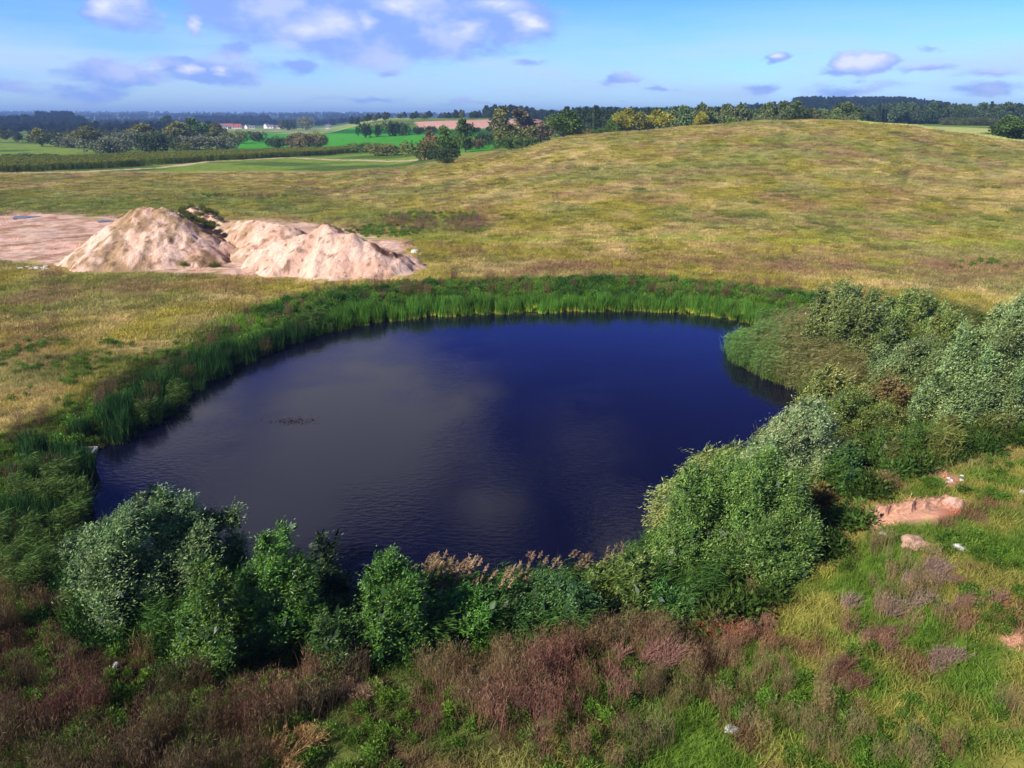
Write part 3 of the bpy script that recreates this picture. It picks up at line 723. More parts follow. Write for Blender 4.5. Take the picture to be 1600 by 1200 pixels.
def build_banks():
    # cattails and reeds standing round the water
    S = sample(20, 100, 3.4, x1=60); p = RNG.random(len(S[0])); px, py, d = S[3], S[4], S[5]
    prom = poly_sd(px, py, [(1118, 548), (1150, 512), (1240, 505), (1330, 520), (1350, 600), (1290, 640), (1240, 612), (1180, 590)]) < 0
    far = (S[1] > 66) & (d > -.6) & (d < .9 + 1.3 * fbm(S[0] / 4, S[1] / 4, 2, 15)) & ~prom & (S[0] > -19)
    wdt = .9 + 2.6 * fbm(S[0] / 7, S[1] / 7, 2, 12)
    far &= True
    left = (np.hypot(S[0] - JX, S[1] - JY) > 1.5) & (~far) & (S[0] < -6) & (S[1] > 24) & (d > -.7) & (d < wdt + .8 * (S[1] < 40)) & (S[1] < 72)
    G = []
    m = far & (p < .95); T = pick(S, m); n = len(T[0]); G.append(('cattail', pts(T), RNG.uniform(.62, 1.0, n) * (.75 + .4 * fbm(T[0] / 3, T[1] / 3, 2, 16)), jit(lin(88, 130, 44), n, .3) * (.75 + .8 * fbm(T[0] / 5, T[1] / 5, 2, 19))[:, None]))
    scatter("cattails", "bright green cattails lining the far shore with straw coloured feet", "cattails", G)
    G = []
    mx = fbm(S[0] / 3, S[1] / 3, 2, 14)
    m = left & (mx > .44) & (p < .75); T = pick(S, m); n = len(T[0]); G.append(('cattail', pts(T), RNG.uniform(.62, .95, n), jit(lin(52, 88, 38), n, .35)))
    m = left & (mx <= .46) & (p < .75); T = pick(S, m); n = len(T[0]); G.append(('reed', pts(T), RNG.uniform(.6, .92, n), jit(lin(84, 108, 46), n, .3)))
    m = left & (p > .965); T = pick(S, m); n = len(T[0]); G.append(('dead', pts(T), RNG.uniform(.8, 1.3, n), jit(lin(128, 88, 66), n, .2)))
    scatter("sedges", "dark green sedges and rushes along the left bank", "sedges", G)
    G = []
    m = prom & (d > -.8) & (p < .9); T = pick(S, m); n = len(T[0])
    tt = ss(T[3] + RNG.normal(0, 18, n), 1150, 1260)
    G.append(('reed', pts(T), RNG.uniform(.75, 1.0, n), mix(jit(lin(106, 140, 68), n, .15), jit(lin(132, 126, 76), n, .2), tt)))
    scatter("reed_tongue", "grey green reeds reaching into the pond on its right side", "reeds", G)
    G = []
    nearb = (S[1] < 36) & (d > -1.4) & (d < 3.6) & (S[0] > -15) & (S[0] < 10)
    m = nearb & (p < .8) & (fbm(S[0] / 2, S[1] / 2, 2, 17) > .36); T = pick(S, m); n = len(T[0])
    pl = (T[3] > 600) & (T[3] < 960) & (RNG.random(n) < .32) & (T[5] < 1.9)
    for kd, q in (('plume', pl), ('reed', ~pl)):
        U = pick(T, q); n = len(U[0]); G.append((kd, pts(U), RNG.uniform(.72, 1.02, n), jit(lin(72, 104, 42), n, .3)))
    scatter("plumed_reeds", "reeds with brown plumes along the near shore", "reeds", G)
    # mixed herbs behind the reeds
    G = []
    S = sample(18, 112, 2.6); p = RNG.random(len(S[0])); px, py, d = S[3], S[4], S[5]
    wd = 1.6 + 6.5 * ss(S[1], 60, 80); w2 = wd + (2.5 + 2.5 * ss(S[1], 60, 80)) * fbm(S[0] / 8, S[1] / 8, 3, 18)
    nz = fbm(S[0] / 3.2, S[1] / 2.6, 3, 19)
    base = (d > 1.2) & (d < w2)
    m = base & (p < .62) & ((nz > .38) | (S[1] > 60)); T = pick(S, m); n = len(T[0])
    cc = mix(jit(lin(104, 140, 50), n, .3), jit(lin(66, 104, 40), n, .25), ss(nz[m], .45, .58))
    G.append(('weed', pts(T), RNG.uniform(.8, 1.7, n), cc))
    m = (d > 3.5) & (d < w2 + 2.5) & (p > .84) & (nz < .54); T = pick(S, m); n = len(T[0]); G.append(('dead', pts(T), RNG.uniform(.55, 1.1, n), jit(lin(134, 100, 76), n, .25)))
    m = base & (p > .62) & (p < .80); T = pick(S, m); n = len(T[0]); G.append(('tuft', pts(T), RNG.uniform(1.6, 3.0, n), jit(lin(96, 128, 40), n, .25)))
    scatter("bank_herbs", "rank green herbs growing behind the reeds round the pond", "herbs", G)
    # undergrowth below the willows on the right and the near bank
    G = []
    S = sample(17, 75, 1.6); p = RNG.random(len(S[0])); px, py, d = S[3], S[4], S[5]
    U1 = poly_sd(px, py, [(985, 960), (1060, 830), (1180, 690), (1250, 600), (1300, 520), (1420, 480), (1640, 520), (1640, 700), (1500, 722), (1380, 770), (1310, 860), (1260, 930), (1160, 985)])
    U2 = poly_sd(px, py, [(60, 860), (180, 960), (400, 985), (900, 975), (1060, 960), (1040, 1000), (900, 1020), (560, 1060), (260, 1075), (150, 1020), (40, 960)])
    nz = fbm(S[0] / 3, S[1] / 3, 3, 23)
    m = (U1 < 0) & (d > .3) & (p < .8); T = pick(S, m); n = len(T[0])
    cc = mix(jit(lin(78, 104, 40), n, .3), jit(lin(120, 108, 56), n, .25), ss(nz[m], .60, .72))
    G.append(('weed', pts(T), RNG.uniform(1.2, 2.6, n), cc))
    m = (U1 < 0) & (d > .3) & (p > .8) & (S[1] > 34); T = pick(S, m); n = len(T[0]); G.append(('reed', pts(T), RNG.uniform(.7, 1.15, n), jit(lin(112, 116, 56), n, .25)))
    m = (U2 < 0) & (d > .3) & (p < .5); T = pick(S, m); n = len(T[0]); G.append(('weed', pts(T), RNG.uniform(.9, 1.9, n), jit(lin(52, 84, 34), n, .35)))
    scatter("undergrowth", "tangled green undergrowth between the willows", "undergrowth", G)
    # dead brown stems of last summer's weeds on the near bank
    G = []
    S = sample(13, 46, 5.2); p = RNG.random(len(S[0])); px, py, d = S[3], S[4], S[5]
    b = poly_sd(px, py, [(200, 1110), (330, 1060), (470, 1060), (640, 1030), (900, 1000), (1020, 990), (1060, 1030), (1010, 1100), (900, 1120), (720, 1150), (560, 1180), (300, 1240), (200, 1240)])
    b2 = poly_sd(px, py, [(-80, 1000), (40, 980), (110, 1010), (180, 1100), (300, 1160), (300, 1300), (-80, 1300)])
    nz = fbm(S[0] / 1.8, S[1] / 1.8, 3, 31); nz2 = fbm(S[0] / 3.3, S[1] / 3.3, 2, 33)
    den = np.where(b < 0, np.where(nz > .50, .85, .04), 0) + np.where(b2 < 0, np.where(nz > .56, .7, .03), 0)
    spots = [(1140, 1005, 95, 45), (1375, 955, 60, 70), (1330, 1100, 70, 60), (1190, 1120, 70, 50), (1090, 1100, 60, 60), (1270, 1160, 60, 40), (1010, 1175, 80, 40), (1230, 1060, 70, 30),
             (1445, 900, 45, 30), (1510, 990, 30, 20), (1430, 1010, 30, 40), (860, 1170, 70, 40), (60, 900, 50, 60), (25, 790, 30, 40), (1330, 985, 30, 40), (1420, 1180, 80, 30)]
    for a, c, rx, ry in spots:
        q = np.hypot((px - a) / rx, (py - c) / ry); den += np.where((q < 1) & (nz > .40), .34 * (1 - q * .6), 0)
    den += np.where((px > 1000) & (nz2 > .60), .12, 0) + np.where((px < 420) & (py > 880) & (nz2 > .56), .25, 0)
    m = (d > 2.0) & (p < den) & (poly_sd(px, py, DIRT1) > 6); T = pick(S, m); n = len(T[0])
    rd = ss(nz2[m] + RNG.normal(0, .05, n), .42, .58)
    cc = mix(jit(lin(178, 126, 104), n, .25), jit(lin(164, 138, 98), n, .25), rd) * np.where(T[3] > 1100, 1.0, np.where(T[3] < 420, .42, .72))[:, None]  # dim light at lower left and middle is put into the stems' tint
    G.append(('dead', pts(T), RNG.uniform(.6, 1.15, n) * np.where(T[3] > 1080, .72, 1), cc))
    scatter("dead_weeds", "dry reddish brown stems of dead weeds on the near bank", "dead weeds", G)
    # weeds on the heaps' hollow
    G = []
    S = sample(95, 130, 1.2, x0=-75, x1=-28); z = S[2].copy(); p = RNG.random(len(S[0]))
    hz = {}
    for X, Y, Z, K in HEAPS:
        for a, b_, c in zip(X[K], Y[K], Z[K]):
            kk = (int(round(a)), int(round(b_))); hz[kk] = max(hz.get(kk, -9), c)
    zz = np.array([max(hz.get((int(round(a)), int(round(b_))), -9), c) for a, b_, c in zip(S[0], S[1], S[2])])
    qx, qy = proj(S[0], S[1], zz)
    m = ((poly_sd(qx, qy, [(275, 322), (335, 325), (350, 350), (335, 362), (290, 345)]) < 0) & (p < .9)) | ((poly_sd(qx, qy, [(560, 372), (650, 384), (640, 410), (600, 396)]) < 0) & (p < .4)) | ((poly_sd(qx, qy, [(120, 402), (340, 410), (345, 418), (120, 414)]) < 0) & (p < .5))
    T = (S[0][m], S[1][m], zz[m] - .1); n = len(T[0])
    G.append(('weed', pts(T), RNG.uniform(.8, 1.5, n), jit(lin(104, 110, 50), n, .3)))
    scatter("heap_weeds", "weeds overgrowing the hollow between the sand heaps", "weeds", G)
    # maize
    S = sample(240, 460, .55, x1=-10); p = RNG.random(len(S[0]))
    front = np.array([flat(a, b_, 2.0) for a, b_ in [(-120, 272), (60, 267.5), (180, 262.5), (300, 255), (420, 247.5), (500, 243.5), (560, 240.5)]])
    back = np.array([flat(a, b_, 2.0) for a, b_ in [(560, 236), (480, 238), (330, 243), (180, 249), (60, 254), (-120, 259)]])
    mz = poly_sd(S[0], S[1], np.concatenate([front, back]).tolist()) < 0
    T = pick(S, mz); n = len(T[0])
    scatter("maize_field", "strip of ripening maize beside the sandy track", "maize", [('maize', pts(T), RNG.uniform(.9, 1.1, n), jit(lin(104, 118, 44), n, .18))])
build_grass(); build_banks()

# ------------------------------------------------------------------ willows round the pond
WIND = np.array([.55, .16, -.02])
def willow(label, base, lobes, D, seed, c0=(64, 92, 44), c1=(104, 130, 72), dens=1.0, leaf=(.125, .036), shoot=1.0, wind=1.0, deep=1.0, group="willows round the pond", name="willow_tree", pale=.25):
    """base: pixel of the foot; lobes: (px, py, r_px[, depth offset in m]); D: forward distance of the crown"""
    rng = np.random.default_rng(seed)
    g = ground_hit(*base); bx, by, bz = g; by0 = by
    lc = [at_depth(q[0], q[1], by + (D - by) + .4) for q in lobes]; bx = sum(q[0] for q in lc) / len(lc); by = D + .4 - .4; bz = gz(bx, by)
    dy = D - by
    root = empty(name, (bx, by, bz), 0, label=label, category="willow" if name == "willow_tree" else "bush", group=group)
    O = np.array([bx, by, bz]); acc = Acc(); st = Acc()
    k0, k1 = lin(*c0), lin(*c1)
    L = []
    for q in lobes:
        off = (q[3] if len(q) > 3 else rng.uniform(-.9, 1.1) * deep)
        Y = by + dy + .4 + off
        c = np.array(at_depth(q[0], q[1], Y)); fwd = Y * CP - (c[2] - CAM_H) * SP
        r = q[2] * fwd / F
        L.append((c, r))
    L = [(c, r * 1.12) for c, r in L]
    for c, r in list(L):                          # the crown is bushy down to the ground
        g0 = gz(c[0], c[1]); q, rr = c.copy(), r
        for _ in range(5):
            if q[2] - rr < g0 + .25: break
            q = q - [rng.normal(0, .2), rng.normal(0, .2), rr * .95]; q[2] = max(q[2], g0 + .35); rr = max(rr * .92, .5)
            if min(np.linalg.norm(q - b) / t for b, t in L) > .62: L.append((q.copy(), rr))
    SL = []
    for c, r in L:                                # every bough carries smaller upright sprays
        for _ in range(8):
            d = unit(rng.normal(size=3) + [0, 0, .25]); SL.append((c + d * r * rng.uniform(.45, .95), r * rng.uniform(.30, .50), c, r))
    for sc_, sr, c, r in SL:
        area = sr * sr * 12
        n = int(area * 300 * dens); ns = max(6, n // 13)
        d = rng.normal(size=(ns, 3)); d[:, 2] = d[:, 2] * .9 + .28; d = unit(d)
        bump = .66 + .56 * vnoise(d[:, 0] * 3.4 + seed, d[:, 1] * 3.4 + d[:, 2] * 2.6, seed % 50) + rng.normal(0, .09, ns) + (rng.random(ns) < .06) * rng.uniform(.1, .45, ns)
        e = sc_ + d * (sr * bump)[:, None] * np.array([.9, .9, 1.55])
        sd = unit(d * .75 + np.array([0, 0, .55]) + WIND * .9 * wind + rng.normal(size=(ns, 3)) * .28)
        sl = shoot * rng.uniform(.55, 1.35, ns) * (.45 + .3 * r)
        tt = rng.random((ns, 13)); drift = (tt ** 2)[..., None] * WIND * .45 * wind * sl[:, None, None]
        p = e[:, None] - sd[:, None] * (sl[:, None] * (1 - tt))[..., None] + drift + rng.normal(size=(ns, 13, 3)) * .07
        ld = sd[:, None] * .8 + rng.normal(size=(ns, 13, 3)) * .55 + WIND * .8 * wind
        sz = rng.uniform(.7, 1.25, ns * 13)
        col = (k0 + (k1 - k0) * (rng.random((ns, 1, 1)) * .65 + rng.random((ns, 13, 1)) * .35)) * rng.uniform(.8, 1.25) * np.array([rng.uniform(.95, 1.2), 1.05, .85])
        acc.add(leaves(p.reshape(-1, 3) - O, ld.reshape(-1, 3), leaf[0] * sz * 1.1, leaf[1] * sz, rng), (col * np.ones((1, 1, 3))).reshape(-1, 3))
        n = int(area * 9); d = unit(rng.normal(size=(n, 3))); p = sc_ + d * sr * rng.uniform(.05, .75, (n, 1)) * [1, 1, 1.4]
        acc.add(leaves(p - O, rng.normal(size=(n, 3)), rng.uniform(.3, .5, n), rng.uniform(.16, .26, n), rng), k0 * .6 * rng.uniform(.8, 1.2, (n, 1)))  # big inner leaves fill gaps; their darker colour stands for shade inside the crown
    for c, r in L:
        if c[2] < L[0][0][2] - 3.2 * L[0][1] or rng.random() < .35: continue
        # a stem from the foot to the lobe
        S0 = np.array([rng.normal(0, .18), rng.normal(0, .18), -.15]); S1 = c - O + np.array([0, 0, -.1 * r])
        mid = S0 * .5 + S1 * .5 + np.array([0, 0, .25 * r]) - np.array([S1[0], S1[1], 0]) * .18
        tq = np.linspace(0, 1, 6)[:, None]; P = (1 - tq) ** 2 * S0 + 2 * tq * (1 - tq) * mid + tq ** 2 * S1
        tube(st, P, np.linspace(.13, .035, 6), (1, 1, 1), 6)
        for _ in range(4):                        # twigs
            a = P[rng.integers(3, 6)]; b = a + unit(rng.normal(size=3) + [0, 0, .6]) * r * .8
            tube(st, [a, a * .5 + b * .5 + [0, 0, .08], b], [.03, .02, .008], (1, 1, 1), 4)
    obj("trunk", st.mesh("trunk", M_BARK), root)
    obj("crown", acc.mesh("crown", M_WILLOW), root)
    return root
willow("large willow on the near shore, wide silvery crown, leftmost of the near willows", (225, 1000), [(270, 812, 44), (320, 822, 40, 1.2), (225, 850, 52), (290, 870, 58), (165, 872, 48), (215, 920, 60), (285, 935, 52), (130, 862, 30), (345, 870, 40, 1.6), (170, 935, 40), (240, 790, 24), (335, 930, 38, 1.2)], 24.2, 101, (56, 84, 44), (120, 148, 104))
willow("low green willow in front of the large silvery near willow", (335, 1062), [(330, 905, 28), (320, 960, 42), (350, 1010, 45), (310, 1030, 38), (345, 925, 24, .8)], 21.3, 102, (52, 84, 34), (92, 122, 48))
willow("upright green willow between the large silvery willow and the thin dark one", (425, 1040), [(430, 850, 25), (425, 885, 38), (440, 930, 50), (410, 965, 48), (455, 985, 46), (395, 920, 26)], 22.4, 103, (48, 84, 34), (86, 128, 50))
willow("thin dark willow just behind the upright green one, open twiggy top", (500, 1010), [(502, 862, 22), (490, 895, 32), (512, 930, 34), (495, 970, 36)], 24.4, 104, (34, 56, 34), (60, 84, 50), dens=.7)
willow("slender pointed willow standing left of the plumed reeds", (610, 1055), [(606, 868, 16), (608, 895, 27), (598, 935, 36), (618, 960, 42), (590, 1000, 46), (640, 925, 24), (620, 1015, 40)], 22.0, 105, (50, 86, 36), (86, 126, 52))
willow("low narrow willow bush left of the slender pointed willow", (535, 1065), [(530, 960, 24), (525, 1000, 34), (540, 1035, 36)], 21.4, 106, (42, 70, 34), (76, 102, 46))
willow("rounded leafy willow bush in front of the plumed reeds", (715, 1045), [(715, 955, 34), (750, 950, 28), (700, 995, 40), (740, 1000, 38), (690, 950, 22)], 22.4, 107, (50, 92, 36), (94, 140, 56))
willow("leafy willow bush just left of the rounded one before the plumes", (665, 1045), [(660, 965, 26), (650, 1000, 34), (672, 1020, 36)], 22.2, 122, (46, 80, 34), (84, 122, 52))
willow("bright olive willow between the soft grey and the great silver willow", (1480, 620), [(1480, 520, 26), (1505, 545, 28), (1465, 560, 30), (1495, 580, 32), (1470, 610, 30)], 50, 123, (72, 92, 40), (128, 142, 84), leaf=(.18, .06), dens=.6, deep=1.2)
willow("low feathery willow scrub beside the root of the reed tongue", (1295, 660), [(1300, 600, 26), (1275, 625, 22), (1315, 625, 28), (1290, 650, 24)], 43, 124, (84, 104, 46), (140, 148, 92), shoot=1.4, wind=1.5, leaf=(.18, .055), dens=.6)
willow("loose green willow sprays between the plumes and the huge domed willow", (965, 1010), [(950, 900, 24), (990, 888, 24), (940, 945, 30), (985, 935, 32), (965, 975, 30), (1005, 970, 26)], 24.8, 125, (62, 88, 38), (116, 138, 72), shoot=1.4, wind=1.6, leaf=(.17, .036), dens=.7)
willow("dark low willow bush before the brown reed plumes", (855, 1035), [(855, 935, 38), (890, 950, 36), (830, 985, 38), (870, 995, 40), (905, 935, 20)], 23.0, 108, (40, 74, 38), (78, 112, 62))
willow("small dark willow bush between two rounded bushes", (785, 1040), [(785, 948, 30), (780, 985, 36), (812, 960, 28)], 22.8, 109, (38, 66, 32), (70, 104, 50), dens=.8)
willow("huge domed willow on the near right shore, dense green leaves down to the ground", (1150, 960), [(1130, 775, 52), (1180, 760, 50), (1090, 830, 50), (1160, 840, 66), (1220, 820, 50), (1060, 890, 48), (1120, 900, 62), (1190, 905, 56), (1235, 880, 38), (1030, 930, 34), (1085, 770, 30), (1225, 770, 34)], 27.0, 110, (62, 94, 40), (112, 140, 74), dens=1.15)
willow("small glossy willow bush at the foot of the huge domed willow", (1040, 985), [(1035, 945, 26), (1060, 955, 28), (1010, 960, 24)], 24.4, 111, (44, 84, 38), (84, 122, 60))
willow("feathery yellow green willow with long plumes over the water", (1110, 830), [(1080, 745, 26), (1110, 735, 26), (1062, 790, 24), (1140, 725, 26), (1100, 715, 14)], 30.5, 112, (92, 112, 62), (150, 158, 104), shoot=1.5, wind=1.6, dens=.8, leaf=(.18, .04))
willow("pale silver willow leaning over the pond edge", (1250, 760), [(1265, 650, 26), (1235, 675, 30), (1200, 690, 26), (1245, 715, 36), (1285, 690, 28), (1210, 735, 30), (1175, 715, 20)], 34.0, 113, (92, 118, 76), (160, 174, 138), shoot=1.2, wind=1.4)
willow("dark streaming willow between the huge domed willow and the grassy slope", (1320, 800), [(1300, 745, 32), (1325, 730, 28), (1290, 790, 34), (1325, 790, 34), (1350, 760, 24)], 32.5, 114, (44, 72, 34), (88, 122, 58), shoot=1.4, wind=1.7)
willow("olive willow with drooping twigs behind the dark streaming one", (1335, 700), [(1320, 640, 32), (1350, 650, 32), (1300, 680, 30), (1345, 695, 34), (1380, 680, 28)], 38.5, 115, (76, 98, 44), (120, 132, 70), wind=1.2)
willow("deep green willow bush at the edge of the grassy slope", (1420, 760), [(1400, 700, 34), (1440, 705, 34), (1380, 730, 28), (1425, 740, 30), (1470, 715, 28)], 35.5, 116, (46, 74, 28), (88, 112, 46))
willow("great silver willow filling the right edge of the view", (1540, 735), [(1565, 515, 36), (1592, 505, 36), (1630, 520, 52), (1595, 540, 40), (1535, 560, 42), (1575, 590, 50), (1500, 590, 36), (1530, 640, 52), (1590, 650, 52), (1480, 640, 38), (1560, 700, 46), (1500, 695, 38), (1620, 600, 50), (1630, 690, 46), (1455, 625, 24)], 39.5, 117, (62, 88, 40), (140, 160, 116), dens=.8, leaf=(.165, .052), deep=1.5)
willow("tall dark olive willow where the reed tongue meets the bank", (1325, 575), [(1320, 470, 26), (1300, 490, 30), (1345, 485, 30), (1325, 520, 38), (1290, 530, 30), (1360, 520, 32), (1310, 550, 32), (1345, 550, 30)], 57, 118, (66, 86, 44), (120, 134, 84), leaf=(.2, .07), dens=.5, deep=1.4)
willow("broad grey green willow behind the tall olive one", (1430, 575), [(1400, 490, 24), (1430, 485, 24), (1455, 495, 22), (1385, 520, 28), (1420, 525, 32), (1455, 530, 28)], 60, 119, (74, 98, 48), (124, 142, 84), leaf=(.2, .07), dens=.5, deep=1.4)
willow("soft grey willow between the reed tongue and the great silver willow", (1410, 640), [(1395, 570, 32), (1430, 560, 32), (1380, 600, 32), (1420, 600, 34), (1460, 580, 30)], 48.5, 120, (78, 100, 58), (124, 140, 98), leaf=(.18, .06), dens=.6, deep=1.3)
willow("brownish thinning willow bush in the middle of the right thicket", (1370, 655), [(1350, 620, 26), (1385, 625, 26), (1365, 645, 28)], 44, 121, (98, 84, 52), (132, 120, 80), leaf=(.18, .06), dens=.5)

# ------------------------------------------------------------------ single shrubs, stones, debris on the ground
def twig_bush(label, px, py, w, h, c, seed, n=420):
    # several fans of bare stalks, combed over by the wind, growing from a few feet
    g = ground_hit(px, py); rng = np.random.default_rng(seed); a = Acc(); c = lin(*c); K = 7; n = 620
    feet = np.stack([rng.normal(0, w * .75, K), rng.normal(0, w * .6, K), np.zeros(K)], 1); k = rng.integers(0, K, n)
    for q in range(K): feet[q, 2] = gz(g[0] + feet[q, 0], g[1] + feet[q, 1]) - g[2] - .03
    hh = h * rng.uniform(.45, 1.1, K)[k] * rng.uniform(.5, 1, n); t = rng.random(n) * 6.283
    d = np.stack([np.cos(t) * hh * rng.uniform(.1, .9, n) + hh * .5, np.sin(t) * hh * rng.uniform(.1, .8, n) + hh * .12, hh], 1)
    p0 = feet[k] + rng.normal(size=(n, 3)) * [.1, .1, 0]
    s = unit(np.cross(d, rng.normal(size=(n, 3)))) * .007; cc = c * rng.uniform(.6, 1.25, (n, 1)) * rng.uniform(.85, 1.15, K)[k][:, None]
    m1 = p0 + d * .55 + np.array([0, 0, .06]) * h
    a.add(np.stack([p0 - s, p0 + s, m1 + s * .8, m1 - s * .8], 1), cc); a.add(np.stack([m1 - s * .8, m1 + s * .8, p0 + d + s * .4, p0 + d - s * .4], 1), cc)
    m = n * 4; q = rng.integers(0, n, m); o_ = p0[q] + d[q] * rng.uniform(.4, 1, (m, 1))
    a.add(leaves(o_, d[q] * .6 + rng.normal(size=(m, 3)) * .3, rng.uniform(.08, .26, m), rng.uniform(.009, .018, m), rng), c * rng.uniform(.6, 1.35, (m, 1)))
    o = obj("dry_shrub", a.mesh("dry_shrub", M_TWIG), label=label, category="dry shrub", group="dry shrubs on the near slope"); o.location = g
for a in [("grey purple leafless shrub just below the small pale sand mound", 1448, 905, .75, 1.0, (150, 126, 112), 1), ("greyish flattened dry shrub left of the leafless purple one", 1392, 950, .8, .6, (156, 132, 116), 2),
          ("dull mauve dry shrub right of the other grey shrubs", 1512, 945, .6, .55, (148, 116, 92), 3), ("brown windblown shrub halfway up the near slope", 1375, 1000, .7, .6, (136, 104, 84), 4),
          ("rusty dry shrub at the foot of the domed willow", 1120, 985, .6, .7, (166, 112, 80), 5), ("tall pinkish dry shrub behind the green herbs", 1010, 1035, .6, 1.1, (160, 118, 104), 6),
          ("dark brown dry shrub low on the near slope", 1325, 1065, .7, .7, (122, 88, 70), 7), ("mauve dry shrub beside the pale scrape at the right edge", 1500, 1040, .5, .5, (150, 124, 108), 8),
          ("straw coloured shrub at the bottom edge left of centre", 440, 1190, .7, .8, (176, 140, 92), 9), ("fanned out bleached dead stalks near the low narrow bush", 560, 1080, .8, .5, (170, 140, 110), 10)]:
    twig_bush(*a)
def dirt_bank():
    m = simple_mat("dirt_clods", tuple(lin(150, 104, 80)), tuple(lin(206, 158, 130)), 6, .95, .8, .06)
    rng = np.random.default_rng(31); xs = np.linspace(1362, 1498, 90); V = []; rows = 9
    for i, q in enumerate(xs):
        f = (q - 1352) / 148; lo = 814 - 20 * f + 5 * math.sin(q * .17); hi = 797 - 18 * f + 3 * math.sin(q * .31); A = ground_hit(q, lo); B = ground_hit(q, hi)
        for k in range(rows):
            t = k / (rows - 1); x = A[0] * (1 - t) + B[0] * t; y = A[1] * (1 - t) + B[1] * t
            up = (.34 * float(ss(np.array(t), .15, .8)) * (.5 + .7 * float(vnoise(x * 2, y * 2, 3))) + .12 * float(fbm(x * 5, y * 5, 3, 9) - .5)) * min(1, f * 8, (1 - f) * 8)
            if k in (0, rows - 1): up = -.06
            V.append((x + rng.normal(0, .02), y + rng.normal(0, .02), gz(x, y) + up))
    Fc = [(i * rows + k, (i + 1) * rows + k, (i + 1) * rows + k + 1, i * rows + k + 1) for i in range(89) for k in range(rows - 1)]
    obj("dirt_bank", mesh_np("dirt_bank", V, Fc, m, None, True), label="strip of bare pinkish earth eroded into the grassy near slope", category="bare earth")
dirt_bank()
M_STONE = simple_mat("white_stone", (.45, .42, .38), (.72, .70, .66), 9, .85, .5, .05)
M_CLAY = simple_mat("pale_clay", tuple(lin(164, 120, 98)), tuple(lin(214, 176, 152)), 5, .95, .6, .06)
def stone(name, label, cat, px, py, sz, seed, mat=None, group=None, n=1, spread=0):
    rng = np.random.default_rng(seed); g = ground_hit(px, py); V = []; Fc = []
    for k in range(n):
        import bmesh
        bm = bmesh.new(); bmesh.ops.create_icosphere(bm, subdivisions=3, radius=1)
        s = np.array(sz) * (1 if n == 1 else rng.uniform(.5, 1.1)); o3 = rng.normal(size=3) * [spread, spread * .6, 0]
        ax = rng.normal(size=(7, 3))
        for v in bm.verts:
            q = np.array(v.co); f = 1 + .10 * math.sin(3.1 * q @ ax[0]) + .08 * math.sin(4.3 * q @ ax[1])
            for m in ax[2:]:                      # chip flat facets
                u = m / np.linalg.norm(m); q2 = q @ u
                if q2 > .62: q = q - u * (q2 - .62) * .8
            v.co = Vector(q * f * s + o3 + [0, 0, s[2] * .35])
        b = len(V); V += [tuple(v.co) for v in bm.verts]; Fc += [[b + v.index for v in f.verts] for f in bm.faces]; bm.free()
    o = obj(name, mesh_np(name, V, Fc, mat or M_STONE), label=label, category=cat)
    if group: o['group'] = group
    o.location = g
stone("stone", "flat white stone right of the leafless purple shrub", "stone", 1497, 856, (.34, .26, .16), 1)
stone("stone", "tall clay boulder at the end of the bare dirt strip", "stone", 1490, 790, (.46, .36, .34), 2, M_CLAY)
stone("stone", "small white stone left of the pale sand mound", "stone", 1380, 835, (.2, .14, .1), 3)
stone("stone", "pinkish stone lying low between dead weeds", "stone", 1142, 1142, (.26, .2, .12), 4)
stone("stone", "pale yellow stone among the herbs below the largest near willow", "stone", 182, 1042, (.14, .14, .14), 5)
stone("stone", "white boulder at the right foot of the bare pink sand heap", "stone", 648, 394, (.7, .55, .35), 6)
stone("stone", "white speck of stone near the right edge of the slope", "stone", 1596, 772, (.2, .2, .14), 7)
stone("sand_mound", "small pale sand mound above the leafless purple shrub", "sand mound", 1430, 852, (.62, .5, .3), 8, M_CLAY)
for k_ in range(14):
    stone("rubble_stone", "white rubble stone among the scatter beside the sandy clearing", "rubble", 62 + random.gauss(0, 16), 419 + random.gauss(0, 3), [q * random.uniform(.5, 1.2) for q in (.42, .32, .2)], 60 + k_, group="white rubble by the sandy clearing")
for k_ in range(9):
    stone("concrete_bit", "small pale concrete bit on the bare patch by the right willows", "rubble", 1482 + random.gauss(0, 14), 747 + random.gauss(0, 7), [q * random.uniform(.6, 1.4) for q in (.1, .09, .06)], 80 + k_, group="concrete bits on the bare patch")
def crate():
    x, y, z = ground_hit(139, 704); x, y = flat(134, 704, .15)
    a = Acc()
    def box(cx, cy, cz, sx_, sy_, sz_):
        v = np.array([[i, j, k] for i in (-1, 1) for j in (-1, 1) for k in (-1, 1)], float) * [sx_, sy_, sz_] / 2 + [cx, cy, cz]
        a.add([[v[0], v[1], v[3], v[2]], [v[4], v[6], v[7], v[5]], [v[0], v[4], v[5], v[1]], [v[2], v[3], v[7], v[6]], [v[0], v[2], v[6], v[4]], [v[1], v[5], v[7], v[3]]], (1, 1, 1))
    box(0, 0, .06, 1.3, .5, .05); box(0, .3, .16, 1.2, .12, .14); box(-.5, -.05, .13, .12, .46, .1); box(.5, -.05, .13, .12, .46, .1)
    o = obj("jetty_board", a.mesh("jetty_board", simple_mat("weathered_wood", (.42, .40, .37), (.68, .66, .62), 12)), label="weathered white plank platform at the left edge of the water", category="platform")
    o.location = (float(x), float(y), .05); o.rotation_euler = (0, R(4), R(8))
crate()
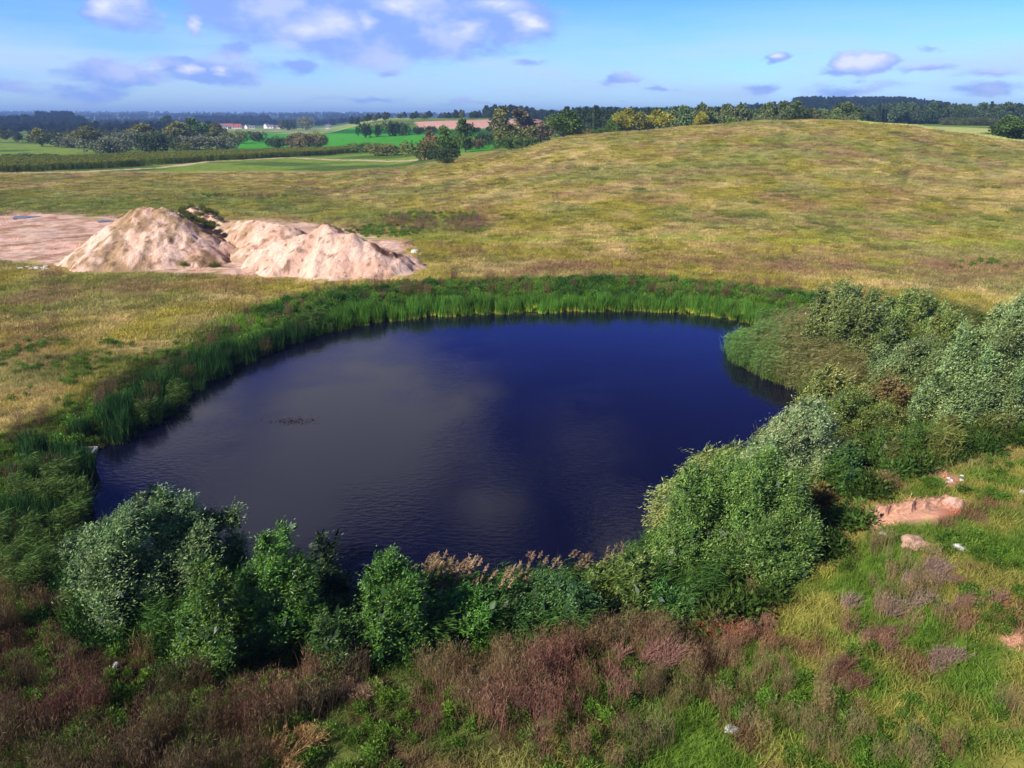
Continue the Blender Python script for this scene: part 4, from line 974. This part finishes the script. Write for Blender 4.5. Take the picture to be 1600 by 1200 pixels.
def water_weed():
    rng = np.random.default_rng(8); x, y = flat(461, 658, 0); n = 260
    p = np.stack([rng.normal(0, .75, n), rng.normal(0, .35, n), rng.uniform(.0, .05, n)], 1); a = Acc()
    a.add(leaves(p, rng.normal(size=(n, 3)) * [1, 1, .15] + [0, 0, .15], rng.uniform(.08, .22, n), rng.uniform(.02, .05, n), rng), lin(92, 66, 56) * rng.uniform(.4, 1.0, (n, 1)))
    o = obj("floating_weed", a.mesh("floating_weed", M_TWIG), kind='stuff', label="reddish weed floating on the pond", category="water weed"); o.location = (float(x), float(y), .005)
water_weed()

# ------------------------------------------------------------------ trees of the middle distance
def tree_meshes():
    out = {}
    def crown(seed, lobes, n, leaf, zlow):
        rng = np.random.default_rng(seed); a = Acc(); per = n // len(lobes)
        for c, r in lobes:
            c = np.array(c, float); d = unit(rng.normal(size=(per, 3)) + [0, 0, .2])
            b = .78 + .4 * vnoise(d[:, 0] * 3 + seed, d[:, 1] * 3 + d[:, 2] * 3, seed)
            p = c + d * (r * b)[:, None] * rng.uniform(.72, 1.08, (per, 1)); p[:, 2] = np.maximum(p[:, 2], zlow + rng.random(per) * .05)
            cl = rng.uniform(.75, 1.25); s = rng.uniform(.6, 1.3, per) * leaf
            a.add(leaves(p, d * .6 + rng.normal(size=(per, 3)), s, s * .8, rng), np.ones(3) * cl * rng.uniform(.7, 1.3, (per, 1)))
        return a
    rng = np.random.default_rng(77)
    for k in range(5):                            # round headed, unit height
        L = [((0, 0, .58), .26)] + [((math.cos(t) * .2 * rng.uniform(.7, 1.2), math.sin(t) * .2, rng.uniform(.34, .62)), rng.uniform(.15, .22)) for t in np.linspace(0, 6.28, 7)[:-1] + k] + [((rng.normal(0, .08), rng.normal(0, .08), .80), .15)]
        out['round', k] = crown(10 + k, L, 3000, .06, .12)
    for k in range(5):                            # bush with foliage to the ground
        L = [((rng.normal(0, .42), rng.normal(0, .3), rng.uniform(.3, .6)), rng.uniform(.26, .40)) for _ in range(9)] + [((0, 0, .62), .38)]
        out['bush', k] = crown(20 + k, L, 3200, .085, 0)
    for k in range(3):                            # narrow tall
        L = [((rng.normal(0, .09), rng.normal(0, .09), z), r * 1.1) for z, r in ((.25, .14), (.38, .17), (.52, .17), (.66, .15), (.8, .12), (.9, .08))]
        out['tall', k] = crown(30 + k, L, 2400, .055, .06)
    for k in range(2):                            # spruce
        rng2 = np.random.default_rng(40 + k); n = 2400; z = rng2.uniform(.06, 1, n) ** .8; tier = .75 + .25 * np.abs(np.sin(z * 34))
        rr = .20 * (1 - z) * tier + .008; t = rng2.random(n) * 6.283; rr = rr * rng2.uniform(.5, 1.05, n)
        p = np.stack([rr * np.cos(t), rr * np.sin(t), z], 1); d = np.stack([np.cos(t), np.sin(t), np.full(n, -.35)], 1) + rng2.normal(size=(n, 3)) * .3
        a = Acc(); a.add(leaves(p, d, rng2.uniform(.03, .06, n), rng2.uniform(.02, .035, n), rng2), rng2.uniform(.7, 1.3, (n, 1)) * np.ones(3)); out['spruce', k] = a
    res = {}
    for (kd, k), a in out.items(): res.setdefault(kd, []).append((a.mesh("crown", M_TREE), a.mesh("crown", M_WOOD)))
    tr = Acc(); tube(tr, [(0, 0, -.05), (.005, 0, .2), (0, .01, .45), (.01, 0, .7)], [.028, .022, .014, .006], (1, 1, 1), 7)
    for t in np.linspace(0, 6.28, 6)[:-1]: tube(tr, [(0, 0, .28), (math.cos(t) * .09, math.sin(t) * .09, .42), (math.cos(t) * .16, math.sin(t) * .16, .56)], [.012, .008, .003], (1, 1, 1), 4)
    return res, tr.mesh("trunk", M_BARK)
TM, TRUNK = tree_meshes()
NAMES = {'round': 'broadleaf_tree', 'bush': 'bush', 'tall': 'poplar_tree', 'spruce': 'spruce_tree'}
PAL = {'olive': (132, 132, 72), 'yellow': (158, 154, 62), 'green': (96, 120, 56), 'dark': (74, 90, 52), 'grey': (124, 128, 98), 'brown': (134, 118, 80), 'fresh': (116, 142, 58)}
def mid_tree(label, kind, px, py, top, wpx, colr, group, var=None, D=None):
    if D is None:
        g = ground_hit(px, py)
    else:
        x = D * (px - 800) / F / (CP + (600 - 200) / F * SP) ; x = float(ray(px, py)[0] / ray(px, py)[1] * D); g = (x, D, gz(x, D))
    x, y, z = g
    H = (CAM_H - y * math.tan(PITCH + math.atan((top - 600) / F))) - z; H = max(H, 1.0)
    W = wpx * (y * CP) / F * 1.2
    base_w = {'round': .80, 'bush': 1.65, 'tall': .40, 'spruce': .40}[kind]
    sxy = W / base_w
    k = random.randrange(len(TM[kind])) if var is None else var
    o = empty(NAMES[kind], (x, y, z - .1), random.uniform(0, 6.28), label=label, category="bush" if kind == 'bush' else "tree", group=group)
    if kind == 'bush': o.rotation_euler = (0, 0, random.choice([0, 3.14]) + random.uniform(-.3, .3))
    o.scale = (sxy, sxy if kind != 'bush' else max(sxy * .8, H * .6), H * 1.04)
    c = obj("crown", TM[kind][k][0], o); v = random.uniform(.88, 1.12)
    c.color = (*(lin(*PAL[colr]) * v), 1)
    obj("trunk", TRUNK, o)
g1 = "trees and bushes beyond the maize strip"; g2 = "trees by the gap left of the hill"; g3 = "trees behind the crest of the hill"; g4 = "small trees on the far rise"
for a in [
 ("small olive tree leftmost beyond the maize strip", 'round', 66, 229, 200, 30, 'olive', g1), ("dark low bush right of the leftmost olive tree", 'bush', 88, 230, 210, 26, 'dark', g1),
 ("wide yellowish tree in the left meadow behind the maize", 'round', 133, 230, 197, 46, 'olive', g1), ("low grey bush under the wide yellowish tree", 'bush', 112, 231, 214, 40, 'grey', g1),
 ("large grey green bush standing forward at the maize strip", 'bush', 170, 243, 213, 50, 'grey', g1), ("rounded grey bush right behind the forward one", 'bush', 205, 234, 204, 44, 'grey', g1),
 ("brown olive tree rising over the grey bushes", 'round', 228, 230, 193, 50, 'olive', g1), ("dense dark green bush in the middle of the left thicket", 'bush', 245, 240, 208, 44, 'dark', g1),
 ("dark upright tree in the middle of the left thicket", 'round', 262, 226, 198, 26, 'dark', g1), ("ochre tree on top of the left thicket", 'round', 283, 226, 190, 46, 'olive', g1),
 ("tall green tree, highest of the left thicket", 'round', 309, 224, 184, 34, 'green', g1), ("ochre tree at the right end of the left thicket", 'round', 336, 222, 192, 36, 'olive', g1),
 ("silvery grey bush with soft outline before the tall green tree", 'bush', 312, 234, 211, 54, 'grey', g1), ("blue grey low bush near the bright field corner", 'bush', 352, 233, 212, 44, 'grey', g1),
 ("small olive bush directly behind the maize", 'bush', 278, 237, 221, 24, 'olive', g1), ("single dark bush on the bright green field", 'bush', 404, 222, 206, 18, 'dark', g1),
 ("pale green bush left of the single dark one", 'bush', 377, 224, 204, 32, 'olive', g1), ("dark bush left of the large brown bush", 'bush', 432, 231, 213, 32, 'dark', g1),
 ("large brown bush at the foot of the bright green field", 'bush', 470, 233, 207, 48, 'brown', g1), ("light green bush behind the large brown one", 'bush', 497, 231, 206, 32, 'olive', g1),
 ("flat dark scrub growing on the left maize field", 'bush', 40, 250, 239, 50, 'green', g1), ("small dark scrub patch beside the flat one on the left field", 'bush', 76, 250, 240, 22, 'green', g1),
 ("narrow green scrub strip left of the gap", 'bush', 575, 238, 223, 44, 'green', g2), ("olive scrub between the strip and the round brown bush", 'bush', 605, 243, 224, 50, 'olive', g2),
 ("round tawny bush at the left of the gap", 'bush', 664, 250, 217, 46, 'olive', g2), ("bare brownish tree behind the tawny bush", 'round', 676, 247, 203, 26, 'brown', g2),
 ("tall dark green tree beside the sandy gap", 'round', 702, 250, 197, 34, 'green', g2), ("dark low bush in the gap group, front", 'bush', 690, 251, 228, 44, 'dark', g2),
 ("tiny round bush standing in the grass before the gap", 'bush', 697, 256, 245, 18, 'dark', g2), ("slim tall tree just right of the sandy gap", 'tall', 727, 238, 186, 17, 'green', g2),
 ("dark round bush right of the slim tall tree", 'bush', 754, 231, 207, 28, 'dark', g2), ("brown green bush under the slim tall tree", 'bush', 733, 234, 215, 26, 'brown', g2),
 ("tall tree with brownish top, left of two", 'tall', 785, 226, 169, 24, 'olive', g2), ("tall thin brownish tree right behind the first", 'tall', 812, 222, 173, 26, 'brown', g2),
 ("yellow green tree in front of the tall brownish pair", 'round', 797, 232, 193, 44, 'olive', g2), ("dark base bush at the crest start of the hill", 'bush', 800, 234, 212, 40, 'green', g2),
 ("olive tree right of the yellow green one", 'round', 824, 229, 197, 32, 'olive', g2), ("mixed brown tree below the ploughed field", 'round', 845, 224, 190, 36, 'brown', g2),
 ("broad rounded dark green tree above the hill flank", 'round', 880, 218, 171, 48, 'green', g3), ("dark bush touching the broad rounded tree", 'bush', 903, 213, 199, 30, 'olive', g3),
 ("small bush alone between two bright field pieces", 'bush', 935, 212, 199, 14, 'green', g3), ("small green tree left of the three yellow crowns", 'round', 957, 212, 186, 22, 'green', g3),
 ("first of the three yellow green crowns behind the crest", 'round', 975, 212, 169, 34, 'yellow', g3), ("middle of three yellow crowns, the lowest and darkest", 'round', 1002, 210, 175, 28, 'olive', g3),
 ("right hand crown of the three yellow green trees, the widest", 'round', 1030, 208, 171, 36, 'yellow', g3), ("single fresh yellow green tree before the dark forest", 'round', 1094, 200, 174, 22, 'yellow', g3),
 ("small pale green tree right of the single yellow one", 'round', 1141, 198, 183, 16, 'fresh', g3),
 ("dark green bush mass at the far right edge of the meadow", 'bush', 1592, 222, 186, 60, 'dark', g3), ("round grey green tree behind the right edge bushes", 'round', 1575, 220, 180, 46, 'green', g3),
 ("tall rounded dark tree cut by the right edge of the view", 'round', 1612, 224, 176, 70, 'dark', g3), ("mid green bush at the foot of the right edge trees", 'bush', 1606, 224, 196, 60, 'green', g3), ("low dark bush spilling toward the pale field at right", 'bush', 1560, 220, 206, 44, 'green', g3)]:
    lab, kd, px, py, top, w, cl, gr = a
    D = None
    if gr == g3: D = 262 if px > 1500 else 300
    mid_tree(lab, kd, px, py, top, w, cl, gr, D=D)
def scrub_rows():
    # hedges and dotted trees on the far rise, each standing alone against the field or the sky
    far = [(557, 190, 183, 9, 'dark'), (574, 190, 180, 9, 'dark'), (586, 190, 179, 9, 'grey'), (603, 191, 180, 8, 'dark'), (645, 190, 176, 9, 'dark'), (701, 184, 175, 8, 'dark'), (712, 183, 171, 9, 'dark'),
           (722, 183, 172, 9, 'grey'), (740, 184, 173, 14, 'dark'), (764, 184, 174, 10, 'dark'), (663, 187, 178, 12, 'olive')]
    words = ["first", "second", "third", "fourth", "fifth", "sixth", "seventh", "eighth", "ninth", "tenth", "eleventh"]
    for (px, py, top, w, c), wd in zip(sorted(far), words):
        mid_tree("%s tree from the left dotted along the far skyline rise" % wd, 'round', px, py, top, w, c, g4, D=820)
    hed = [(570, 206, 192, 13, 'dark'), (590, 206, 194, 10, 'dark'), (612, 206, 188, 18, 'dark'), (629, 206, 191, 18, 'dark'), (652, 206, 197, 14, 'dark'), (672, 207, 197, 18, 'dark'), (693, 207, 195, 12, 'dark'), (741, 207, 198, 14, 'dark'), (764, 207, 197, 10, 'dark'), (719, 207, 198, 10, 'dark')]
    words2 = ["first", "second", "third", "fourth", "fifth", "sixth", "seventh", "eighth", "ninth", "tenth"]
    for (px, py, top, w, c), wd in zip(sorted(hed), words2):
        mid_tree("%s dark bush from the left below the ploughed field" % wd, 'bush', px, py, top, w, c, "dark bushes below the ploughed field", D=560)
    mid_tree("dark pointed tree standing above the blue woods at left", 'round', 260, 196, 180, 20, 'dark', g4, D=1150)
    mid_tree("crown of grey trees right of the white village houses", 'bush', 478, 198, 183, 20, 'grey', g4, D=1150)
    mid_tree("low copse between the village and the pale far field", 'bush', 450, 198, 188, 26, 'dark', g4, D=1150)
scrub_rows()

# distant woods: far-off masses of trees
for kd in ('round', 'bush', 'spruce'):
    PROTO['w_' + kd] = [m[1] for m in TM[kd]]
def woods():
    G = []
    def band(px0, px1, D0, D1, n, H, kinds, col, var=.25, hw=None):
        px = RNG.uniform(px0, px1, n); y = RNG.uniform(D0, D1, n); x = y * (px - 800) / F / (CP + (600 - 183) / F * SP); z = height(x, y)
        h = RNG.uniform(H[0], H[1], n)
        which = RNG.random(n)
        for i, (kd, f) in enumerate(kinds):
            lo = sum(q[1] for q in kinds[:i]); m = (which >= lo) & (which < lo + f)
            if m.sum(): G.append(('w_' + kd, np.stack([x, y, z - .5], 1)[m], h[m] * (.62 if kd == 'bush' else 1), jit(lin(*col), int(m.sum()), var)))
    # right forest hills
    band(880, 1180, 420, 700, 620, (13, 19), [('round', .45), ('spruce', .45), ('bush', .1)], (74, 92, 56))
    band(1040, 1330, 340, 480, 420, (10, 15), [('round', .6), ('bush', .4)], (104, 116, 70), .3)
    band(1100, 1340, 480, 760, 700, (13, 19), [('round', .7), ('spruce', .3)], (80, 98, 60), .3)
    band(1480, 1560, 520, 560, 60, (6, 9), [('bush', 1)], (84, 92, 54), .3)
    band(1340, 1750, 620, 800, 800, (13, 19), [('round', .7), ('spruce', .3)], (80, 98, 60), .3)
    band(880, 1700, 760, 1250, 1500, (15, 22), [('round', .6), ('spruce', .4)], (46, 62, 42))
    band(1240, 1480, 1250, 1700, 900, (16, 26), [('round', .6), ('spruce', .4)], (40, 54, 40))
    band(900, 1700, 1700, 2600, 900, (16, 24), [('round', .6), ('spruce', .4)], (40, 54, 40))
    band(760, 960, 900, 1300, 260, (12, 17), [('round', .8), ('spruce', .2)], (60, 76, 46))
    band(540, 800, 950, 1200, 60, (7, 11), [('round', .7), ('bush', .3)], (70, 88, 50))
    # left country
    band(-200, 260, 560, 800, 130, (6, 10), [('round', .6), ('bush', .4)], (92, 100, 56), .3)
    band(-260, 340, 900, 1350, 360, (9, 15), [('round', .7), ('bush', .3)], (52, 66, 46), .3)
    band(-300, 130, 1350, 2100, 500, (16, 27), [('round', .7), ('spruce', .3)], (42, 56, 42))
    band(-300, 560, 1700, 3200, 1500, (10, 17), [('round', .8), ('spruce', .2)], (46, 58, 44))
    band(60, 110, 1700, 1900, 60, (26, 36), [('round', 1)], (44, 56, 44))
    band(300, 420, 2300, 2700, 200, (18, 30), [('round', 1)], (44, 56, 44))
    band(-400, 1000, 3200, 6500, 2600, (14, 24), [('round', 1)], (44, 56, 44))
    scatter("distant_woods", "far woods and forested hills along the horizon", "forest", G)
woods()

# ------------------------------------------------------------------ village houses
M_WALL = simple_mat("house_wall", (.66, .64, .60), (.78, .76, .72), .4)
M_ROOFR = simple_mat("red_roof", (.34, .07, .04), (.46, .11, .07), .4)
M_ROOFG = simple_mat("grey_roof", (.14, .13, .13), (.24, .22, .21), .4)
M_PANE = simple_mat("window_pane", (.03, .04, .05), (.05, .06, .07), 1, .1)
def house(label, px, D, w, dpt, h, rh, roof, rz=0, chim=True):
    x = D * (px - 800) / F / (CP + (600 - 190) / F * SP); z = gz(x, D)
    root = empty("house", (x, D, z), rz, label=label, category="house", group="houses of the far village")
    v = [(-w/2, -dpt/2, -1), (w/2, -dpt/2, -1), (w/2, dpt/2, -1), (-w/2, dpt/2, -1), (-w/2, -dpt/2, h), (w/2, -dpt/2, h), (w/2, dpt/2, h), (-w/2, dpt/2, h), (-w/2, 0, h + rh), (w/2, 0, h + rh)]
    a = Acc(); V = np.array(v, float)
    a.add([V[[0, 1, 5, 4]], V[[2, 3, 7, 6]], V[[3, 0, 4, 7]], V[[1, 2, 6, 5]], V[[4, 8, 8, 7]], V[[5, 6, 9, 9]]], (1, 1, 1)); obj("wall", a.mesh("wall", M_WALL), root)
    a = Acc(); e = .6; s = rh / (dpt / 2)
    for sg in (-1, 1):
        A = np.array([[-w/2 - e, sg * (dpt/2 + e), h - e * s], [w/2 + e, sg * (dpt/2 + e), h - e * s], [w/2 + e, 0, h + rh], [-w/2 - e, 0, h + rh]]); B = A + [0, 0, .3]
        a.add([B if sg < 0 else B[::-1], A[::-1] if sg < 0 else A] + [[A[i], A[(i+1) % 4], B[(i+1) % 4], B[i]] for i in range(4)], (1, 1, 1))
    rf = obj("roof", a.mesh("roof", roof), root)
    if chim:
        a = Acc(); tube(a, [(w * .2, 0, h + rh - .8), (w * .2, 0, h + rh + 1.4)], [.5, .5], (1, 1, 1), 4); obj("chimney", a.mesh("chimney", M_ROOFG), rf)
    nw = max(2, int(w / 4))
    for i in range(nw):
        cx = -w/2 + (i + .5) * w / nw; a = Acc(); y0 = -dpt/2 - .03
        a.add([[(cx - .7, y0, 1.0), (cx + .7, y0, 1.0), (cx + .7, y0, 2.5), (cx - .7, y0, 2.5)]], (1, 1, 1)); obj("window", a.mesh("window", M_PANE), root)
hs = [("white gabled barn at the left end of the village", 331, 1420, 11, 14, 6, 5, M_ROOFR, 1.2), ("long red roofed hall, longest roof of the village", 351, 1440, 36, 16, 6, 5, M_ROOFR, .05),
      ("second red roofed hall right of the longest one", 368, 1450, 22, 14, 5, 5, M_ROOFR, -.1), ("white house in front of the long red roof", 347, 1390, 12, 9, 5, 3, M_ROOFG, .2),
      ("long white house with a low red roof", 370, 1400, 20, 10, 4.5, 3, M_ROOFR, .1), ("small white house in a gap of dark trees", 357, 1385, 8, 8, 4, 3, M_ROOFG, .5),
      ("white house with a steep grey gable right of the red halls", 386, 1430, 10, 9, 5, 4, M_ROOFG, 1.0), ("low white house beside the steep grey gable", 393, 1425, 12, 9, 4, 3, M_ROOFG, .2),
      ("brightest tall white house in the village centre", 416, 1440, 10, 9, 7, 4, M_ROOFG, 1.1), ("broad white house next to the brightest tall one", 422, 1430, 14, 9, 5, 3, M_ROOFG, 0),
      ("tiny white house left of the village trees", 430, 1460, 8, 8, 4, 3, M_ROOFG, .4), ("white house with a small red roof on the right", 436, 1440, 9, 8, 4.5, 3.5, M_ROOFR, -.3),
      ("last white house on the right of the village row", 443, 1450, 10, 8, 4, 3, M_ROOFG, .2), ("lone pale house on the field at the foot of the rise", 512, 1250, 9, 8, 4, 3, M_ROOFG, .1),
      ("lone white house far left of the village", 190, 1500, 12, 9, 5, 3, M_ROOFG, .3)]
for h_ in hs: house(h_[0], h_[1], h_[2], h_[3] * .85, h_[4] * .85, h_[5] * .8, h_[6] * .8, *h_[7:])

# ------------------------------------------------------------------ haze
def haze():
    V = [(x, y, z) for z in (-12, 140) for y in (-60, 13900) for x in (-15500, 15500)]
    Fc = [(0, 2, 3, 1), (4, 5, 7, 6), (0, 1, 5, 4), (2, 6, 7, 3), (0, 4, 6, 2), (1, 3, 7, 5)]
    m, nt, N, L, o = mat_new("haze")
    v = N('ShaderNodeVolumePrincipled'); v.inputs['Color'].default_value = (.36, .58, 1.0, 1); v.inputs['Density'].default_value = 0.00016; v.inputs['Anisotropy'].default_value = .0
    L(v.outputs[0], o.inputs['Volume'])
    obj("haze", mesh_np("haze", V, Fc, m), kind='stuff')
haze()
